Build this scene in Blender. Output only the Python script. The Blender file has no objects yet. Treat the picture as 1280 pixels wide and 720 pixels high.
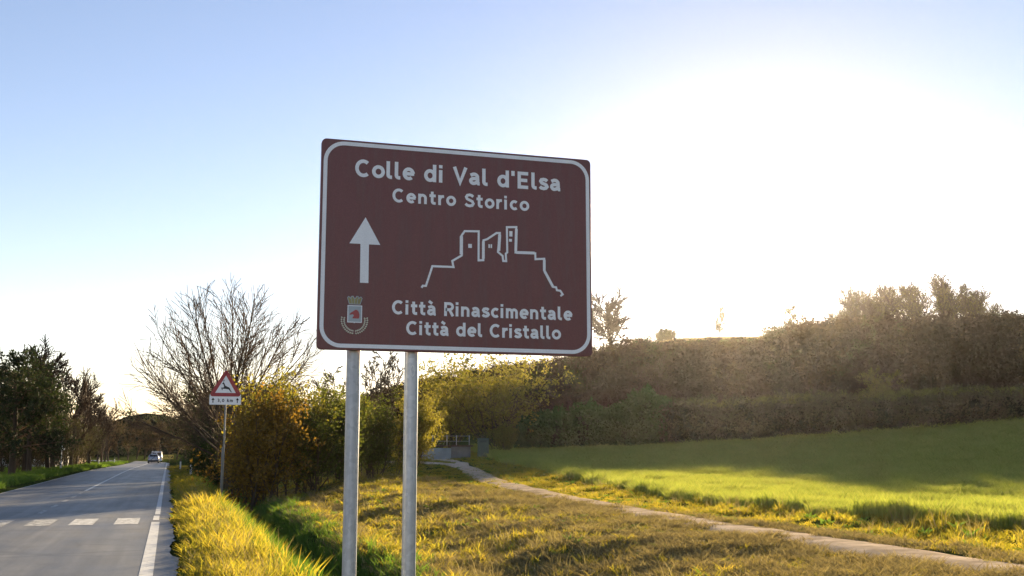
import bpy, math, random
import numpy as np
from mathutils import Vector

# ------------------------------------------------------------------ camera, sky, sun, exposure
scene = bpy.context.scene
COL = scene.collection
R = math.radians
HC = 1.65
FPX, YAW, PITCH = 1370.0, R(17.21), R(8.39)

cam_d = bpy.data.cameras.new('camera')
cam_d.sensor_width = 36.0
cam_d.lens = 36.0 * FPX / 1280.0
cam_d.clip_start, cam_d.clip_end = 0.1, 6000
cam = bpy.data.objects.new('camera', cam_d)
COL.objects.link(cam)
cam.location = (0, 0, HC)
cam.rotation_euler = (R(90) + PITCH, 0, -YAW)
scene.camera = cam

SUN_EL, SUN_AZ = R(9.9), R(30.4)            # azimuth measured from +Y towards +X
world = bpy.data.worlds.new('World')
scene.world = world
world.use_nodes = True
wn = world.node_tree
wn.nodes.clear()
sky = wn.nodes.new('ShaderNodeTexSky')
sky.sky_type = 'NISHITA'
sky.sun_disc = False
sky.sun_elevation = SUN_EL
sky.sun_rotation = SUN_AZ
sky.altitude = 150
sky.air_density, sky.dust_density, sky.ozone_density = 1.0, 0.08, 2.5
bg = wn.nodes.new('ShaderNodeBackground')
bg.inputs['Strength'].default_value = 0.062
wo = wn.nodes.new('ShaderNodeOutputWorld')
tint = wn.nodes.new('ShaderNodeMix')          # white balance of the whole sky
tint.data_type, tint.blend_type = 'RGBA', 'MULTIPLY'
tint.inputs[0].default_value = 1.0
tint.inputs[7].default_value = (1.25, 0.935, 0.88, 1)
wn.links.new(sky.outputs[0], tint.inputs[6])
wn.links.new(tint.outputs[2], bg.inputs[0])
wn.links.new(bg.outputs[0], wo.inputs[0])

sun_d = bpy.data.lights.new('sun', 'SUN')
sun_d.energy = 5.0
sun_d.angle = R(0.6)
sun_d.color = (1.0, 0.78, 0.48)
sun = bpy.data.objects.new('sun', sun_d)
COL.objects.link(sun)
sdir = Vector((math.sin(SUN_AZ) * math.cos(SUN_EL), math.cos(SUN_AZ) * math.cos(SUN_EL), math.sin(SUN_EL)))
sun.rotation_euler = sdir.to_track_quat('Z', 'Y').to_euler()
sun.location = sdir * 300

vs = scene.view_settings
vs.view_transform = 'Standard'
vs.look = 'None'
vs.exposure = 2.0
vs.gamma = 1.0
vs.use_curve_mapping = False
scene.cycles.max_bounces = 6
scene.cycles.transparent_max_bounces = 4
scene.cycles.volume_bounces = 0

# ------------------------------------------------------------------ helpers
rng = np.random.default_rng(7)
SP, CP, SY, CY = math.sin(PITCH), math.cos(PITCH), math.sin(YAW), math.cos(YAW)


def at(px, py, D):
    """world point seen at a photo pixel, D metres in front of the camera (level distance)"""
    a, b = px - 640, 360 - py
    fw, z = FPX * CP - b * SP, FPX * SP + b * CP
    t = D / fw
    return Vector(((a * CY + fw * SY) * t, (-a * SY + fw * CY) * t, HC + z * t))


def sst(x, a, b):
    t = np.clip((np.asarray(x, float) - a) / (b - a), 0, 1)
    return t * t * (3 - 2 * t)


def hash2(i, j, s=0):
    n = (i * 374761393 + j * 668265263 + s * 974634777) & 0x7fffffff
    n = ((n ^ (n >> 13)) * 1274126177) & 0x7fffffff
    return ((n ^ (n >> 16)) & 0xffff) / 65535.0


def vnoise(x, y, s=0):
    x, y = np.asarray(x, float), np.asarray(y, float)
    i, j = np.floor(x).astype(np.int64), np.floor(y).astype(np.int64)
    u, v = x - i, y - j
    u, v = u * u * (3 - 2 * u), v * v * (3 - 2 * v)
    a, b = hash2(i, j, s), hash2(i + 1, j, s)
    c, d = hash2(i, j + 1, s), hash2(i + 1, j + 1, s)
    return (a * (1 - u) + b * u) * (1 - v) + (c * (1 - u) + d * u) * v - 0.5


def az_of_px(px):
    return YAW + math.atan((px - 640) / 1385.0)


def tag(o, label=None, cat=None, group=None, kind=None):
    if label: o['label'] = label
    if cat: o['category'] = cat
    if group: o['group'] = group
    if kind: o['kind'] = kind
    return o


def mesh_np(name, v, f, smooth=False):
    v, f = np.asarray(v, np.float32), np.asarray(f, np.int32)
    me = bpy.data.meshes.new(name)
    me.vertices.add(len(v))
    me.vertices.foreach_set('co', v.ravel())
    k = f.shape[1]
    me.loops.add(f.size)
    me.loops.foreach_set('vertex_index', f.ravel())
    me.polygons.add(len(f))
    me.polygons.foreach_set('loop_start', np.arange(len(f), dtype=np.int32) * k)
    me.update(calc_edges=True)
    if smooth:
        me.polygons.foreach_set('use_smooth', np.ones(len(f), bool))
    return me


def link(name, me, mat=None, parent=None, loc=(0, 0, 0), rot=(0, 0, 0)):
    o = bpy.data.objects.new(name, me)
    COL.objects.link(o)
    if mat and me is not None and len(me.materials) == 0:
        me.materials.append(mat)
    o.parent = parent
    o.location = loc
    o.rotation_euler = rot
    return o


def empty(name, loc=(0, 0, 0), rz=0, parent=None):
    o = bpy.data.objects.new(name, None)
    COL.objects.link(o)
    o.location = loc
    o.rotation_euler = (0, 0, rz)
    o.empty_display_size = 0.2
    o.parent = parent
    return o


def copy_tree(o, parent=None):
    c = o.copy()
    COL.objects.link(c)
    c.parent = parent
    for ch in list(o.children):
        copy_tree(ch, c)
    return c


class MB:
    """collects boxes, prisms and tubes into one mesh"""
    def __init__(s):
        s.v, s.f = [], []

    def add(s, v, f):
        n = len(s.v)
        s.v += [tuple(p) for p in v]
        s.f += [tuple(i + n for i in q) for q in f]
        return s

    def box(s, x0, x1, y0, y1, z0, z1):
        v = [(x, y, z) for z in (z0, z1) for y in (y0, y1) for x in (x0, x1)]
        return s.add(v, [(0, 2, 3, 1), (4, 5, 7, 6), (0, 1, 5, 4), (2, 6, 7, 3), (0, 4, 6, 2), (1, 3, 7, 5)])

    def prism(s, pts, y0, y1):
        """polygon in x,z pushed from y0 to y1"""
        n = len(pts)
        v = [(x, y0, z) for x, z in pts] + [(x, y1, z) for x, z in pts]
        f = [tuple(range(n)), tuple(range(2 * n - 1, n - 1, -1))]
        f += [(i, i + n, (i + 1) % n + n, (i + 1) % n) for i in range(n)]
        return s.add(v, f)

    def tube(s, p, q, r, k=12, r2=None):
        p, q = Vector(p), Vector(q)
        d = (q - p).normalized()
        a = d.orthogonal().normalized()
        b = d.cross(a)
        r2 = r if r2 is None else r2
        v = []
        for c, rr in ((p, r), (q, r2)):
            for i in range(k):
                t = 2 * math.pi * i / k
                v.append(c + a * math.cos(t) * rr + b * math.sin(t) * rr)
        f = [(i, (i + 1) % k, (i + 1) % k + k, i + k) for i in range(k)]
        f += [tuple(range(k - 1, -1, -1)), tuple(range(k, 2 * k))]
        return s.add(v, f)

    def mesh(s, name, smooth=False):
        me = bpy.data.meshes.new(name)
        me.from_pydata([tuple(p) for p in s.v], [], s.f)
        me.update()
        if smooth:
            for p in me.polygons: p.use_smooth = True
        return me

    def build(s, name, mat, parent=None, smooth=False, bevel=0, loc=(0, 0, 0), rot=(0, 0, 0)):
        o = link(name, s.mesh(name, smooth), mat, parent, loc, rot)
        if bevel:
            m = o.modifiers.new('bevel', 'BEVEL')
            m.width = bevel
            m.segments = 2
            m.limit_method = 'ANGLE'
        return o


# ------------------------------------------------------------------ materials
def new_mat(name):
    m = bpy.data.materials.new(name)
    m.use_nodes = True
    nt = m.node_tree
    nt.nodes.clear()
    out = nt.nodes.new('ShaderNodeOutputMaterial')
    return m, nt, out


def ramp(nt, src, stops):
    r = nt.nodes.new('ShaderNodeValToRGB')
    e = r.color_ramp.elements
    while len(e) < len(stops): e.new(0.5)
    for el, (p, c) in zip(e, stops):
        el.position = p
        el.color = (*c, 1)
    if src is not None: nt.links.new(src, r.inputs[0])
    return r.outputs[0]


def noise(nt, scale, detail=4, coord='Object', rough=0.55, stretch=None):
    tc = nt.nodes.new('ShaderNodeTexCoord')
    n = nt.nodes.new('ShaderNodeTexNoise')
    n.inputs['Scale'].default_value = scale
    n.inputs['Detail'].default_value = detail
    n.inputs['Roughness'].default_value = rough
    src = tc.outputs[coord]
    if stretch:
        mp = nt.nodes.new('ShaderNodeMapping')
        mp.inputs['Scale'].default_value = stretch
        nt.links.new(src, mp.inputs[0])
        src = mp.outputs[0]
    nt.links.new(src, n.inputs['Vector'])
    return n.outputs[0]


def mixc(nt, fac, a, b, mode='MIX'):
    m = nt.nodes.new('ShaderNodeMix')
    m.data_type = 'RGBA'
    m.blend_type = mode
    for sock, val in ((m.inputs[0], fac), (m.inputs[6], a), (m.inputs[7], b)):
        if isinstance(val, (int, float)): sock.default_value = val
        elif isinstance(val, tuple): sock.default_value = (*val, 1)
        else: nt.links.new(val, sock)
    return m.outputs[2]


def paint(name, col, rough=0.5, var=0.12, scale=8, metal=0, bump=0, spec=0.5, stretch=None, col2=None):
    m, nt, out = new_mat(name)
    b = nt.nodes.new('ShaderNodeBsdfPrincipled')
    n = noise(nt, scale, 5, stretch=stretch)
    lo = tuple(c * (1 - var) for c in col)
    hi = tuple(min(1, c * (1 + var)) for c in col) if col2 is None else col2
    nt.links.new(ramp(nt, n, [(0.3, lo), (0.7, hi)]), b.inputs['Base Color'])
    b.inputs['Roughness'].default_value = rough
    b.inputs['Metallic'].default_value = metal
    b.inputs['Specular IOR Level'].default_value = spec
    if bump:
        bp = nt.nodes.new('ShaderNodeBump')
        bp.inputs['Strength'].default_value = bump
        nt.links.new(noise(nt, scale * 6, 4, stretch=stretch), bp.inputs['Height'])
        nt.links.new(bp.outputs[0], b.inputs['Normal'])
    nt.links.new(b.outputs[0], out.inputs[0])
    return m


def leaf_mat(name, stops, transl=0.45, tcol=(1.1, 1.1, 0.6), rough=0.55, inst=0.35):
    """leaf or blade: colour by leaf, partly lets light through"""
    m, nt, out = new_mat(name)
    geo = nt.nodes.new('ShaderNodeNewGeometry')
    oi = nt.nodes.new('ShaderNodeObjectInfo')
    mx = nt.nodes.new('ShaderNodeMix')
    mx.inputs[0].default_value = inst
    nt.links.new(geo.outputs['Random Per Island'], mx.inputs[2])
    nt.links.new(oi.outputs['Random'], mx.inputs[3])
    c = ramp(nt, mx.outputs[0], stops)
    d = nt.nodes.new('ShaderNodeBsdfDiffuse')
    nt.links.new(c, d.inputs[0])
    t = nt.nodes.new('ShaderNodeBsdfTranslucent')
    nt.links.new(mixc(nt, 1.0, c, tcol, 'MULTIPLY'), t.inputs[0])
    g = nt.nodes.new('ShaderNodeBsdfGlossy')
    g.inputs['Roughness'].default_value = rough
    g.inputs[0].default_value = (0.5, 0.5, 0.5, 1)
    ms = nt.nodes.new('ShaderNodeMixShader')
    ms.inputs[0].default_value = transl
    nt.links.new(d.outputs[0], ms.inputs[1])
    nt.links.new(t.outputs[0], ms.inputs[2])
    m2 = nt.nodes.new('ShaderNodeMixShader')
    m2.inputs[0].default_value = 0.03
    nt.links.new(ms.outputs[0], m2.inputs[1])
    nt.links.new(g.outputs[0], m2.inputs[2])
    nt.links.new(m2.outputs[0], out.inputs[0])
    return m


M = {}
M['bark'] = paint('bark', (0.085, 0.062, 0.045), 0.9, 0.3, 6, bump=0.6, stretch=(1, 1, 0.2), spec=0.1)
M['bark_grey'] = paint('bark_grey', (0.13, 0.105, 0.08), 0.9, 0.3, 6, bump=0.5, stretch=(1, 1, 0.2))
M['twig'] = leaf_mat('twig', [(0, (0.075, 0.05, 0.035)), (1, (0.15, 0.10, 0.065))], 0.0, inst=0.5)
M['twig_warm'] = leaf_mat('twig_warm', [(0, (0.13, 0.075, 0.04)), (1, (0.24, 0.15, 0.08))], 0.1, inst=0.6)
M['twig_dark'] = leaf_mat('twig_dark', [(0, (0.022, 0.015, 0.011)), (1, (0.06, 0.04, 0.027))], 0.0, inst=0.7)
M['leaf_ever'] = leaf_mat('leaf_ever', [(0, (0.018, 0.026, 0.012)), (1, (0.045, 0.06, 0.025))], 0.2)
M['leaf_olive'] = leaf_mat('leaf_olive', [(0, (0.06, 0.08, 0.018)), (0.6, (0.12, 0.13, 0.028)), (1, (0.22, 0.18, 0.04))], 0.5)
M['leaf_gold'] = leaf_mat('leaf_gold', [(0, (0.14, 0.10, 0.022)), (0.6, (0.27, 0.17, 0.03)), (1, (0.36, 0.22, 0.04))], 0.5, (1.1, 0.95, 0.5))
M['leaf_spring'] = leaf_mat('leaf_spring', [(0, (0.11, 0.11, 0.022)), (1, (0.28, 0.23, 0.045))], 0.6)
M['leaf_green'] = leaf_mat('leaf_green', [(0, (0.03, 0.05, 0.013)), (1, (0.075, 0.10, 0.025))], 0.35)
M['leaf_hedge'] = leaf_mat('leaf_hedge', [(0, (0.012, 0.045, 0.010)), (1, (0.04, 0.10, 0.02))], 0.3)
M['leaf_bramble'] = leaf_mat('leaf_bramble', [(0, (0.035, 0.03, 0.02)), (0.5, (0.065, 0.055, 0.034)), (1, (0.06, 0.075, 0.03))], 0.3)
M['leaf_hill'] = leaf_mat('leaf_hill', [(0.1, (0.014, 0.009, 0.006)), (0.5, (0.04, 0.025, 0.016)), (0.7, (0.07, 0.045, 0.024)), (0.9, (0.03, 0.038, 0.012))], 0.35, inst=0.85)
M['leaf_hillround'] = leaf_mat('leaf_hillround', [(0, (0.045, 0.032, 0.02)), (1, (0.12, 0.085, 0.05))], 0.35)
M['leaf_crest'] = leaf_mat('leaf_crest', [(0, (0.04, 0.036, 0.012)), (1, (0.10, 0.08, 0.025))], 0.35)
M['grass'] = leaf_mat('grass', [(0, (0.13, 0.155, 0.03)), (0.6, (0.24, 0.23, 0.045)), (1, (0.36, 0.29, 0.08))], 0.62, (1.7, 1.45, 0.55))
M['grass_lush'] = leaf_mat('grass_lush', [(0, (0.075, 0.14, 0.028)), (1, (0.17, 0.24, 0.05))], 0.45, (1.1, 1.2, 0.5))
M['grass_crop'] = leaf_mat('grass_crop', [(0, (0.19, 0.26, 0.065)), (0.5, (0.34, 0.39, 0.11)), (1, (0.47, 0.46, 0.16))], 0.55, (1.0, 0.95, 0.42), inst=0.6)
M['grass_dry'] = leaf_mat('grass_dry', [(0, (0.15, 0.12, 0.055)), (0.7, (0.31, 0.26, 0.12)), (1, (0.40, 0.36, 0.17))], 0.35, (1.1, 1.0, 0.7))
M['grass_bank'] = leaf_mat('grass_bank', [(0, (0.06, 0.072, 0.02)), (1, (0.13, 0.135, 0.045))], 0.4)
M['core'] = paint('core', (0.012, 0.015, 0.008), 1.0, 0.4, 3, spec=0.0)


# ------------------------------------------------------------------ terrain
CREST = [  # photo column, crest row, level distance
    (1650, 392, 200), (1500, 398, 195), (1280, 409, 190), (1180, 412, 195), (1080, 415, 203), (1020, 418, 205), (985, 420, 210), (955, 425, 270),
    (900, 425, 285), (850, 427, 285), (800, 436, 270), (740, 452, 260), (690, 462, 255), (600, 474, 260),
    (490, 496, 270), (400, 518, 290), (320, 542, 330), (230, 560, 360)]
_c = sorted((az_of_px(px), at(px, py, D)) for px, py, D in CREST)
C_AZ = np.array([a for a, _ in _c])
C_R = np.array([math.hypot(p.x, p.y) for _, p in _c])
C_Z = np.array([p.z for _, p in _c])
B_AZ = np.array([az_of_px(px) for px in (230, 400, 560, 650, 850, 1000, 1280, 1650)])
B_R = np.array([260, 150, 112, 104, 100, 96, 97, 105.])


PATH = [(10, -5), (10, 11.3), (10.25, 19.4), (11.5, 32), (14.0, 49), (16.6, 62), (17.3, 68), (16.3, 75), (13, 82)]


def field(x, y):
    d = np.clip(0.5 * x + 0.866 * y, 0, 115)
    m = sst(x, 4, 18)
    z = 0.0003 * np.maximum(0, d - 25) ** 2 * m
    xx = np.clip(x - 20, 0, 45)
    return z + 0.0017 * xx * xx * sst(y, 5, 45)


def H(x, y):
    x, y = np.asarray(x, float), np.asarray(y, float)
    z = field(x, y)
    # cross section beside the road: verge, ditch, mown bank up to the path
    near = 1 - sst(y, 60, 110)
    z = z + near * (-1.0 * np.exp(-((x - 2.75) / 0.8) ** 2) + 0.16 * sst(x, 3.6, 10.5)
                    - 0.38 * np.exp(-((x - 5.0) / 1.5) ** 2))
    z = z + 0.05 * sst(x, 0.2, 0.8) * (1 - sst(x, 1.3, 1.9)) * near
    dp_ = np.abs(x - np.interp(y, [q[1] for q in PATH], [q[0] for q in PATH]))
    rough = sst(x, 0.6, 3.2) * (0.15 + 0.85 * sst(dp_, 0.9, 2.4))
    z = z + rough * (0.16 * vnoise(x * 0.55, y * 0.55, 1) + 0.10 * vnoise(x * 1.7, y * 1.7, 2) * near)
    # left verge
    z = z - 0.25 * sst(-x, 7.0, 10) + 0.1 * sst(-x, 6.3, 7)
    z = z + sst(-x, 8, 20) * 0.2 * vnoise(x * 0.2, y * 0.2, 4)
    z = z - 0.5 * sst(y, 80, 190) * (1 - sst(x, 6, 20))
    # hill
    az, r = np.arctan2(x, y), np.hypot(x, y)
    cr, cz, br = np.interp(az, C_AZ, C_R), np.interp(az, C_AZ, C_Z), np.interp(az, B_AZ, B_R)
    t = np.clip((r - br) / (cr - br), 0, 1)
    s = 0.55 * t + 0.45 * t * t * (3 - 2 * t)
    m = sst(az, -0.11, 0.06) * (y > 0)
    hill = s * (cz - z) + (2.2 * vnoise(x * 0.05, y * 0.05, 5) + 0.8 * vnoise(x * 0.17, y * 0.17, 6)) * np.sin(np.pi * t) ** 2
    hill = hill - np.clip(r - cr - 25, 0, 300) * 0.05
    return z + hill * m * (t > 0)


def Hs(x, y):
    return float(H(x, y))


def axis(segs):
    out = []
    for a, b, st in segs:
        out += list(np.arange(a, b, st))
    return np.array(out + [segs[-1][1]])


gx = axis([(-460, -100, 40), (-100, -14, 6), (-14, -6.8, 0.8), (-6.8, 0.2, 1.4), (0.2, 18, 0.3), (18, 40, 0.8), (40, 240, 4), (240, 680, 40)])
gy = axis([(-120, 0, 10), (0, 12, 1), (12, 45, 0.4), (45, 80, 0.9), (80, 320, 4), (320, 820, 50)])
GX, GY = np.meshgrid(gx, gy)
GZ = H(GX, GY)
onroad = (GX > -6.75) & (GX < 0.35)
GZ = np.where(onroad, GZ - 0.06, GZ)
nx, ny = len(gx), len(gy)
idx = np.arange(nx * ny).reshape(ny, nx)
quads = np.stack([idx[:-1, :-1], idx[:-1, 1:], idx[1:, 1:], idx[1:, :-1]], -1).reshape(-1, 4)
gm = mesh_np('ground', np.stack([GX, GY, GZ], -1).reshape(-1, 3), quads, True)


def ground_mat():
    m, nt, out = new_mat('soil_and_thatch')
    b = nt.nodes.new('ShaderNodeBsdfPrincipled')
    n1 = noise(nt, 0.35, 4)
    n2 = noise(nt, 6, 6)
    n3 = noise(nt, 1.4, 5)
    a = ramp(nt, n2, [(0.3, (0.05, 0.038, 0.022)), (0.7, (0.13, 0.10, 0.055))])
    g = ramp(nt, n2, [(0.3, (0.03, 0.045, 0.012)), (0.7, (0.07, 0.085, 0.025))])
    f = nt.nodes.new('ShaderNodeMath')
    f.operation = 'ADD'
    nt.links.new(n1, f.inputs[0])
    nt.links.new(n3, f.inputs[1])
    fr = ramp(nt, f.outputs[0], [(0.42, (0, 0, 0)), (0.58, (1, 1, 1))])
    # far slopes under the wood read browner
    nt.links.new(mixc(nt, fr, a, g), b.inputs['Base Color'])
    b.inputs['Roughness'].default_value = 1.0
    b.inputs['Specular IOR Level'].default_value = 0.0
    bp = nt.nodes.new('ShaderNodeBump')
    bp.inputs['Strength'].default_value = 0.8
    bp.inputs['Distance'].default_value = 0.08
    nt.links.new(n2, bp.inputs['Height'])
    nt.links.new(bp.outputs[0], b.inputs['Normal'])
    nt.links.new(b.outputs[0], out.inputs[0])
    return m


ground = tag(link('ground', gm, ground_mat()), kind='structure')

# ------------------------------------------------------------------ road
def road_z(y):
    return -0.5 * sst(y, 80, 190)


def road_x(y):          # the road bends left far away
    return -np.maximum(0, np.asarray(y, float) - 185) ** 2 * 0.004


def ribbon(x0, x1, ys, dz, nxs=2, edge=0):
    ys = np.asarray(ys, float)
    xs = np.linspace(0, 1, nxs)
    X = x0 + (x1 - x0) * xs[None, :] + road_x(ys)[:, None]
    if edge:
        X[:, -1] += edge * (vnoise(ys * 1.3, ys * 0, 11) + 0.6 * vnoise(ys * 4.1, ys * 0, 12))
    Y = np.repeat(ys[:, None], nxs, 1)
    crown = 0.0 * X
    Z = road_z(Y) + dz + crown
    k = len(ys)
    ii = np.arange(k * nxs).reshape(k, nxs)
    q = np.stack([ii[:-1, :-1], ii[:-1, 1:], ii[1:, 1:], ii[1:, :-1]], -1).reshape(-1, 4)
    return mesh_np('r', np.stack([X, Y, Z], -1).reshape(-1, 3), q, True)


def asphalt_mat():
    m, nt, out = new_mat('asphalt')
    b = nt.nodes.new('ShaderNodeBsdfPrincipled')
    tc = nt.nodes.new('ShaderNodeTexCoord')
    fine = noise(nt, 60, 3)
    mid = noise(nt, 1.1, 6, stretch=(1, 0.25, 1))
    lanes = nt.nodes.new('ShaderNodeTexWave')
    lanes.wave_type = 'BANDS'
    lanes.bands_direction = 'X'
    lanes.inputs['Scale'].default_value = 0.21
    lanes.inputs['Distortion'].default_value = 0.5
    lanes.inputs['Detail'].default_value = 2
    nt.links.new(tc.outputs['Object'], lanes.inputs[0])
    c = ramp(nt, mid, [(0.3, (0.05, 0.05, 0.053)), (0.7, (0.13, 0.128, 0.127))])
    c = mixc(nt, 0.35, c, ramp(nt, fine, [(0.3, (0.03, 0.03, 0.03)), (0.75, (0.12, 0.12, 0.12))]))
    c = mixc(nt, mixc(nt, 1.0, lanes.outputs[0], (0.3, 0.3, 0.3), 'MULTIPLY'), c, (0.15, 0.148, 0.145))
    streak = noise(nt, 1.0, 5, stretch=(3.5, 0.06, 1), rough=0.6)
    c = mixc(nt, 1.0, c, ramp(nt, streak, [(0.3, (0.62, 0.62, 0.63)), (0.7, (1.3, 1.3, 1.28))]), 'MULTIPLY')
    blot = noise(nt, 0.8, 7, rough=0.7)
    c = mixc(nt, 1.0, c, ramp(nt, blot, [(0.3, (0.72, 0.72, 0.72)), (0.7, (1.22, 1.22, 1.2))]), 'MULTIPLY')
    # patched joints across the lane
    mpn = nt.nodes.new('ShaderNodeMapping')
    mpn.inputs['Scale'].default_value = (0.05, 0.16, 1)
    nt.links.new(tc.outputs['Object'], mpn.inputs[0])
    vo = nt.nodes.new('ShaderNodeTexVoronoi')
    vo.feature = 'DISTANCE_TO_EDGE'
    vo.inputs['Scale'].default_value = 1.0
    nt.links.new(mpn.outputs[0], vo.inputs['Vector'])
    cr = ramp(nt, vo.outputs[0], [(0.0, (1, 1, 1)), (0.012, (0, 0, 0))])
    c = mixc(nt, mixc(nt, 1.0, cr, (0.6, 0.6, 0.6), 'MULTIPLY'), c, (0.025, 0.025, 0.025))
    vc = nt.nodes.new('ShaderNodeTexVoronoi')
    vc.feature = 'DISTANCE_TO_EDGE'
    vc.inputs['Scale'].default_value = 0.55
    wv = nt.nodes.new('ShaderNodeMix')
    wv.data_type = 'VECTOR'
    wv.inputs[0].default_value = 0.25
    nz = nt.nodes.new('ShaderNodeTexNoise')
    nz.inputs['Scale'].default_value = 2.0
    nt.links.new(tc.outputs['Object'], nz.inputs['Vector'])
    nt.links.new(tc.outputs['Object'], wv.inputs[4])
    nt.links.new(nz.outputs['Color'], wv.inputs[5])
    nt.links.new(wv.outputs[1], vc.inputs['Vector'])
    ck = ramp(nt, vc.outputs[0], [(0.0, (1, 1, 1)), (0.014, (0, 0, 0))])
    gate = ramp(nt, noise(nt, 0.22, 3), [(0.5, (0, 0, 0)), (0.6, (0.75, 0.75, 0.75))])
    c = mixc(nt, mixc(nt, 1.0, ck, gate, 'MULTIPLY'), c, (0.02, 0.02, 0.02))
    patch = ramp(nt, noise(nt, 0.35, 6, rough=0.7, stretch=(1.6, 0.5, 1)), [(0.56, (0, 0, 0)), (0.62, (0.45, 0.45, 0.45))])
    c = mixc(nt, patch, c, (0.035, 0.035, 0.037))
    nt.links.new(c, b.inputs['Base Color'])
    nt.links.new(ramp(nt, mid, [(0.2, (0.42, 0.42, 0.42)), (0.8, (0.62, 0.62, 0.62))]), b.inputs['Roughness'])
    bp = nt.nodes.new('ShaderNodeBump')
    bp.inputs['Strength'].default_value = 0.35
    bp.inputs['Distance'].default_value = 0.01
    nt.links.new(noise(nt, 140, 2), bp.inputs['Height'])
    nt.links.new(bp.outputs[0], b.inputs['Normal'])
    nt.links.new(b.outputs[0], out.inputs[0])
    return m


def marking_mat(name, wear):
    m, nt, out = new_mat(name)
    b = nt.nodes.new('ShaderNodeBsdfPrincipled')
    n = noise(nt, 5, 9, rough=0.8)
    c = ramp(nt, n, [(wear - 0.08, (0.10, 0.10, 0.10)), (wear + 0.08, (0.55, 0.55, 0.53))])
    nt.links.new(c, b.inputs['Base Color'])
    b.inputs['Roughness'].default_value = 0.65
    nt.links.new(b.outputs[0], out.inputs[0])
    return m


ys_road = axis([(-60, 10, 5), (10, 60, 0.35), (60, 260, 2)])
rm = ribbon(-6.45, 0.15, ys_road, 0.0, 8, edge=0.16)
road = tag(link('road', rm, asphalt_mat()), kind='structure')
M['mark'] = marking_mat('road_paint', 0.40)
M['mark_worn'] = marking_mat('road_paint_worn', 0.53)
M['mark_mid'] = marking_mat('road_paint_faded', 0.47)
link('edge_line', ribbon(-0.31, -0.13, axis([(-40, 27, 2)]), 0.005), M['mark'], road)
link('edge_line', ribbon(-0.29, -0.15, axis([(27.7, 29.6, 0.9)]), 0.005), M['mark'], road)
link('edge_line', ribbon(-0.27, -0.14, axis([(30.1, 250, 2)]), 0.005), M['mark'], road)
link('edge_line', ribbon(-6.12, -5.99, axis([(-40, 250, 2)]), 0.005), M['mark'], road)
link('centre_line', ribbon(-3.21, -3.08, axis([(48, 250, 2)]), 0.005), M['mark'], road)
for a in (31.4, 34.6, 38.0, 41.4, 44.6, -2, 4, 10, 16, 21.5):
    link('centre_dash', ribbon(-3.21, -3.08, [a, a + 0.8, a + 1.7], 0.005), M['mark_worn'], road)
for x in (-0.85, -1.8, -2.7, -3.65, -4.6, -5.5):
    link('crossing_bar', ribbon(x - 0.26, x + 0.26, [26.4, 27.5, 28.7], 0.005),
         M['mark_mid'] if x > -2 else M['mark_worn'], road)

# ------------------------------------------------------------------ farm path
PATH2 = [(17.2, 66), (18.8, 72), (18.9, 78), (17.5, 86)]


def smooth_line(pts, n):
    pts = np.array(pts, float)
    t = np.arange(len(pts))
    tt = np.linspace(0, len(pts) - 1, n)
    out = np.stack([np.interp(tt, t, pts[:, k]) for k in (0, 1)], -1)
    for _ in range(int(n / len(pts) * 0.6)):
        out[1:-1] = (out[:-2] + 2 * out[1:-1] + out[2:]) / 4
    return out


def path_ribbon(pts, w, n):
    p = smooth_line(pts, n)
    d = np.gradient(p, axis=0)
    d /= np.linalg.norm(d, axis=1)[:, None]
    nrm = np.stack([d[:, 1], -d[:, 0]], -1)
    V = []
    for k, o in enumerate(np.linspace(-1, 1, 7)):
        wob = 1 + 0.3 * vnoise(np.arange(n) * 0.2, np.full(n, k * 0.7), 21)
        q = p + nrm * (o * w * wob)[:, None]
        z = H(q[:, 0], q[:, 1]) + 0.06 - 0.09 * abs(o) ** 4
        V.append(np.concatenate([q, z[:, None]], 1))
    V = np.stack(V, 1)
    ii = np.arange(n * 7).reshape(n, 7)
    f = np.stack([ii[:-1, :-1], ii[:-1, 1:], ii[1:, 1:], ii[1:, :-1]], -1).reshape(-1, 4)
    return mesh_np('path', V.reshape(-1, 3), f, True), p


M['gravel'] = paint('gravel', (0.50, 0.395, 0.28), 1.0, 0.4, 2.2, bump=0.4, spec=0.0)
pm, PL = path_ribbon(PATH, 0.72, 300)
path = tag(link('path', pm, M['gravel']), kind='structure')
pm2, PL2 = path_ribbon(PATH2, 0.55, 60)
tag(link('path', pm2, M['gravel']), kind='structure')

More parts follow.
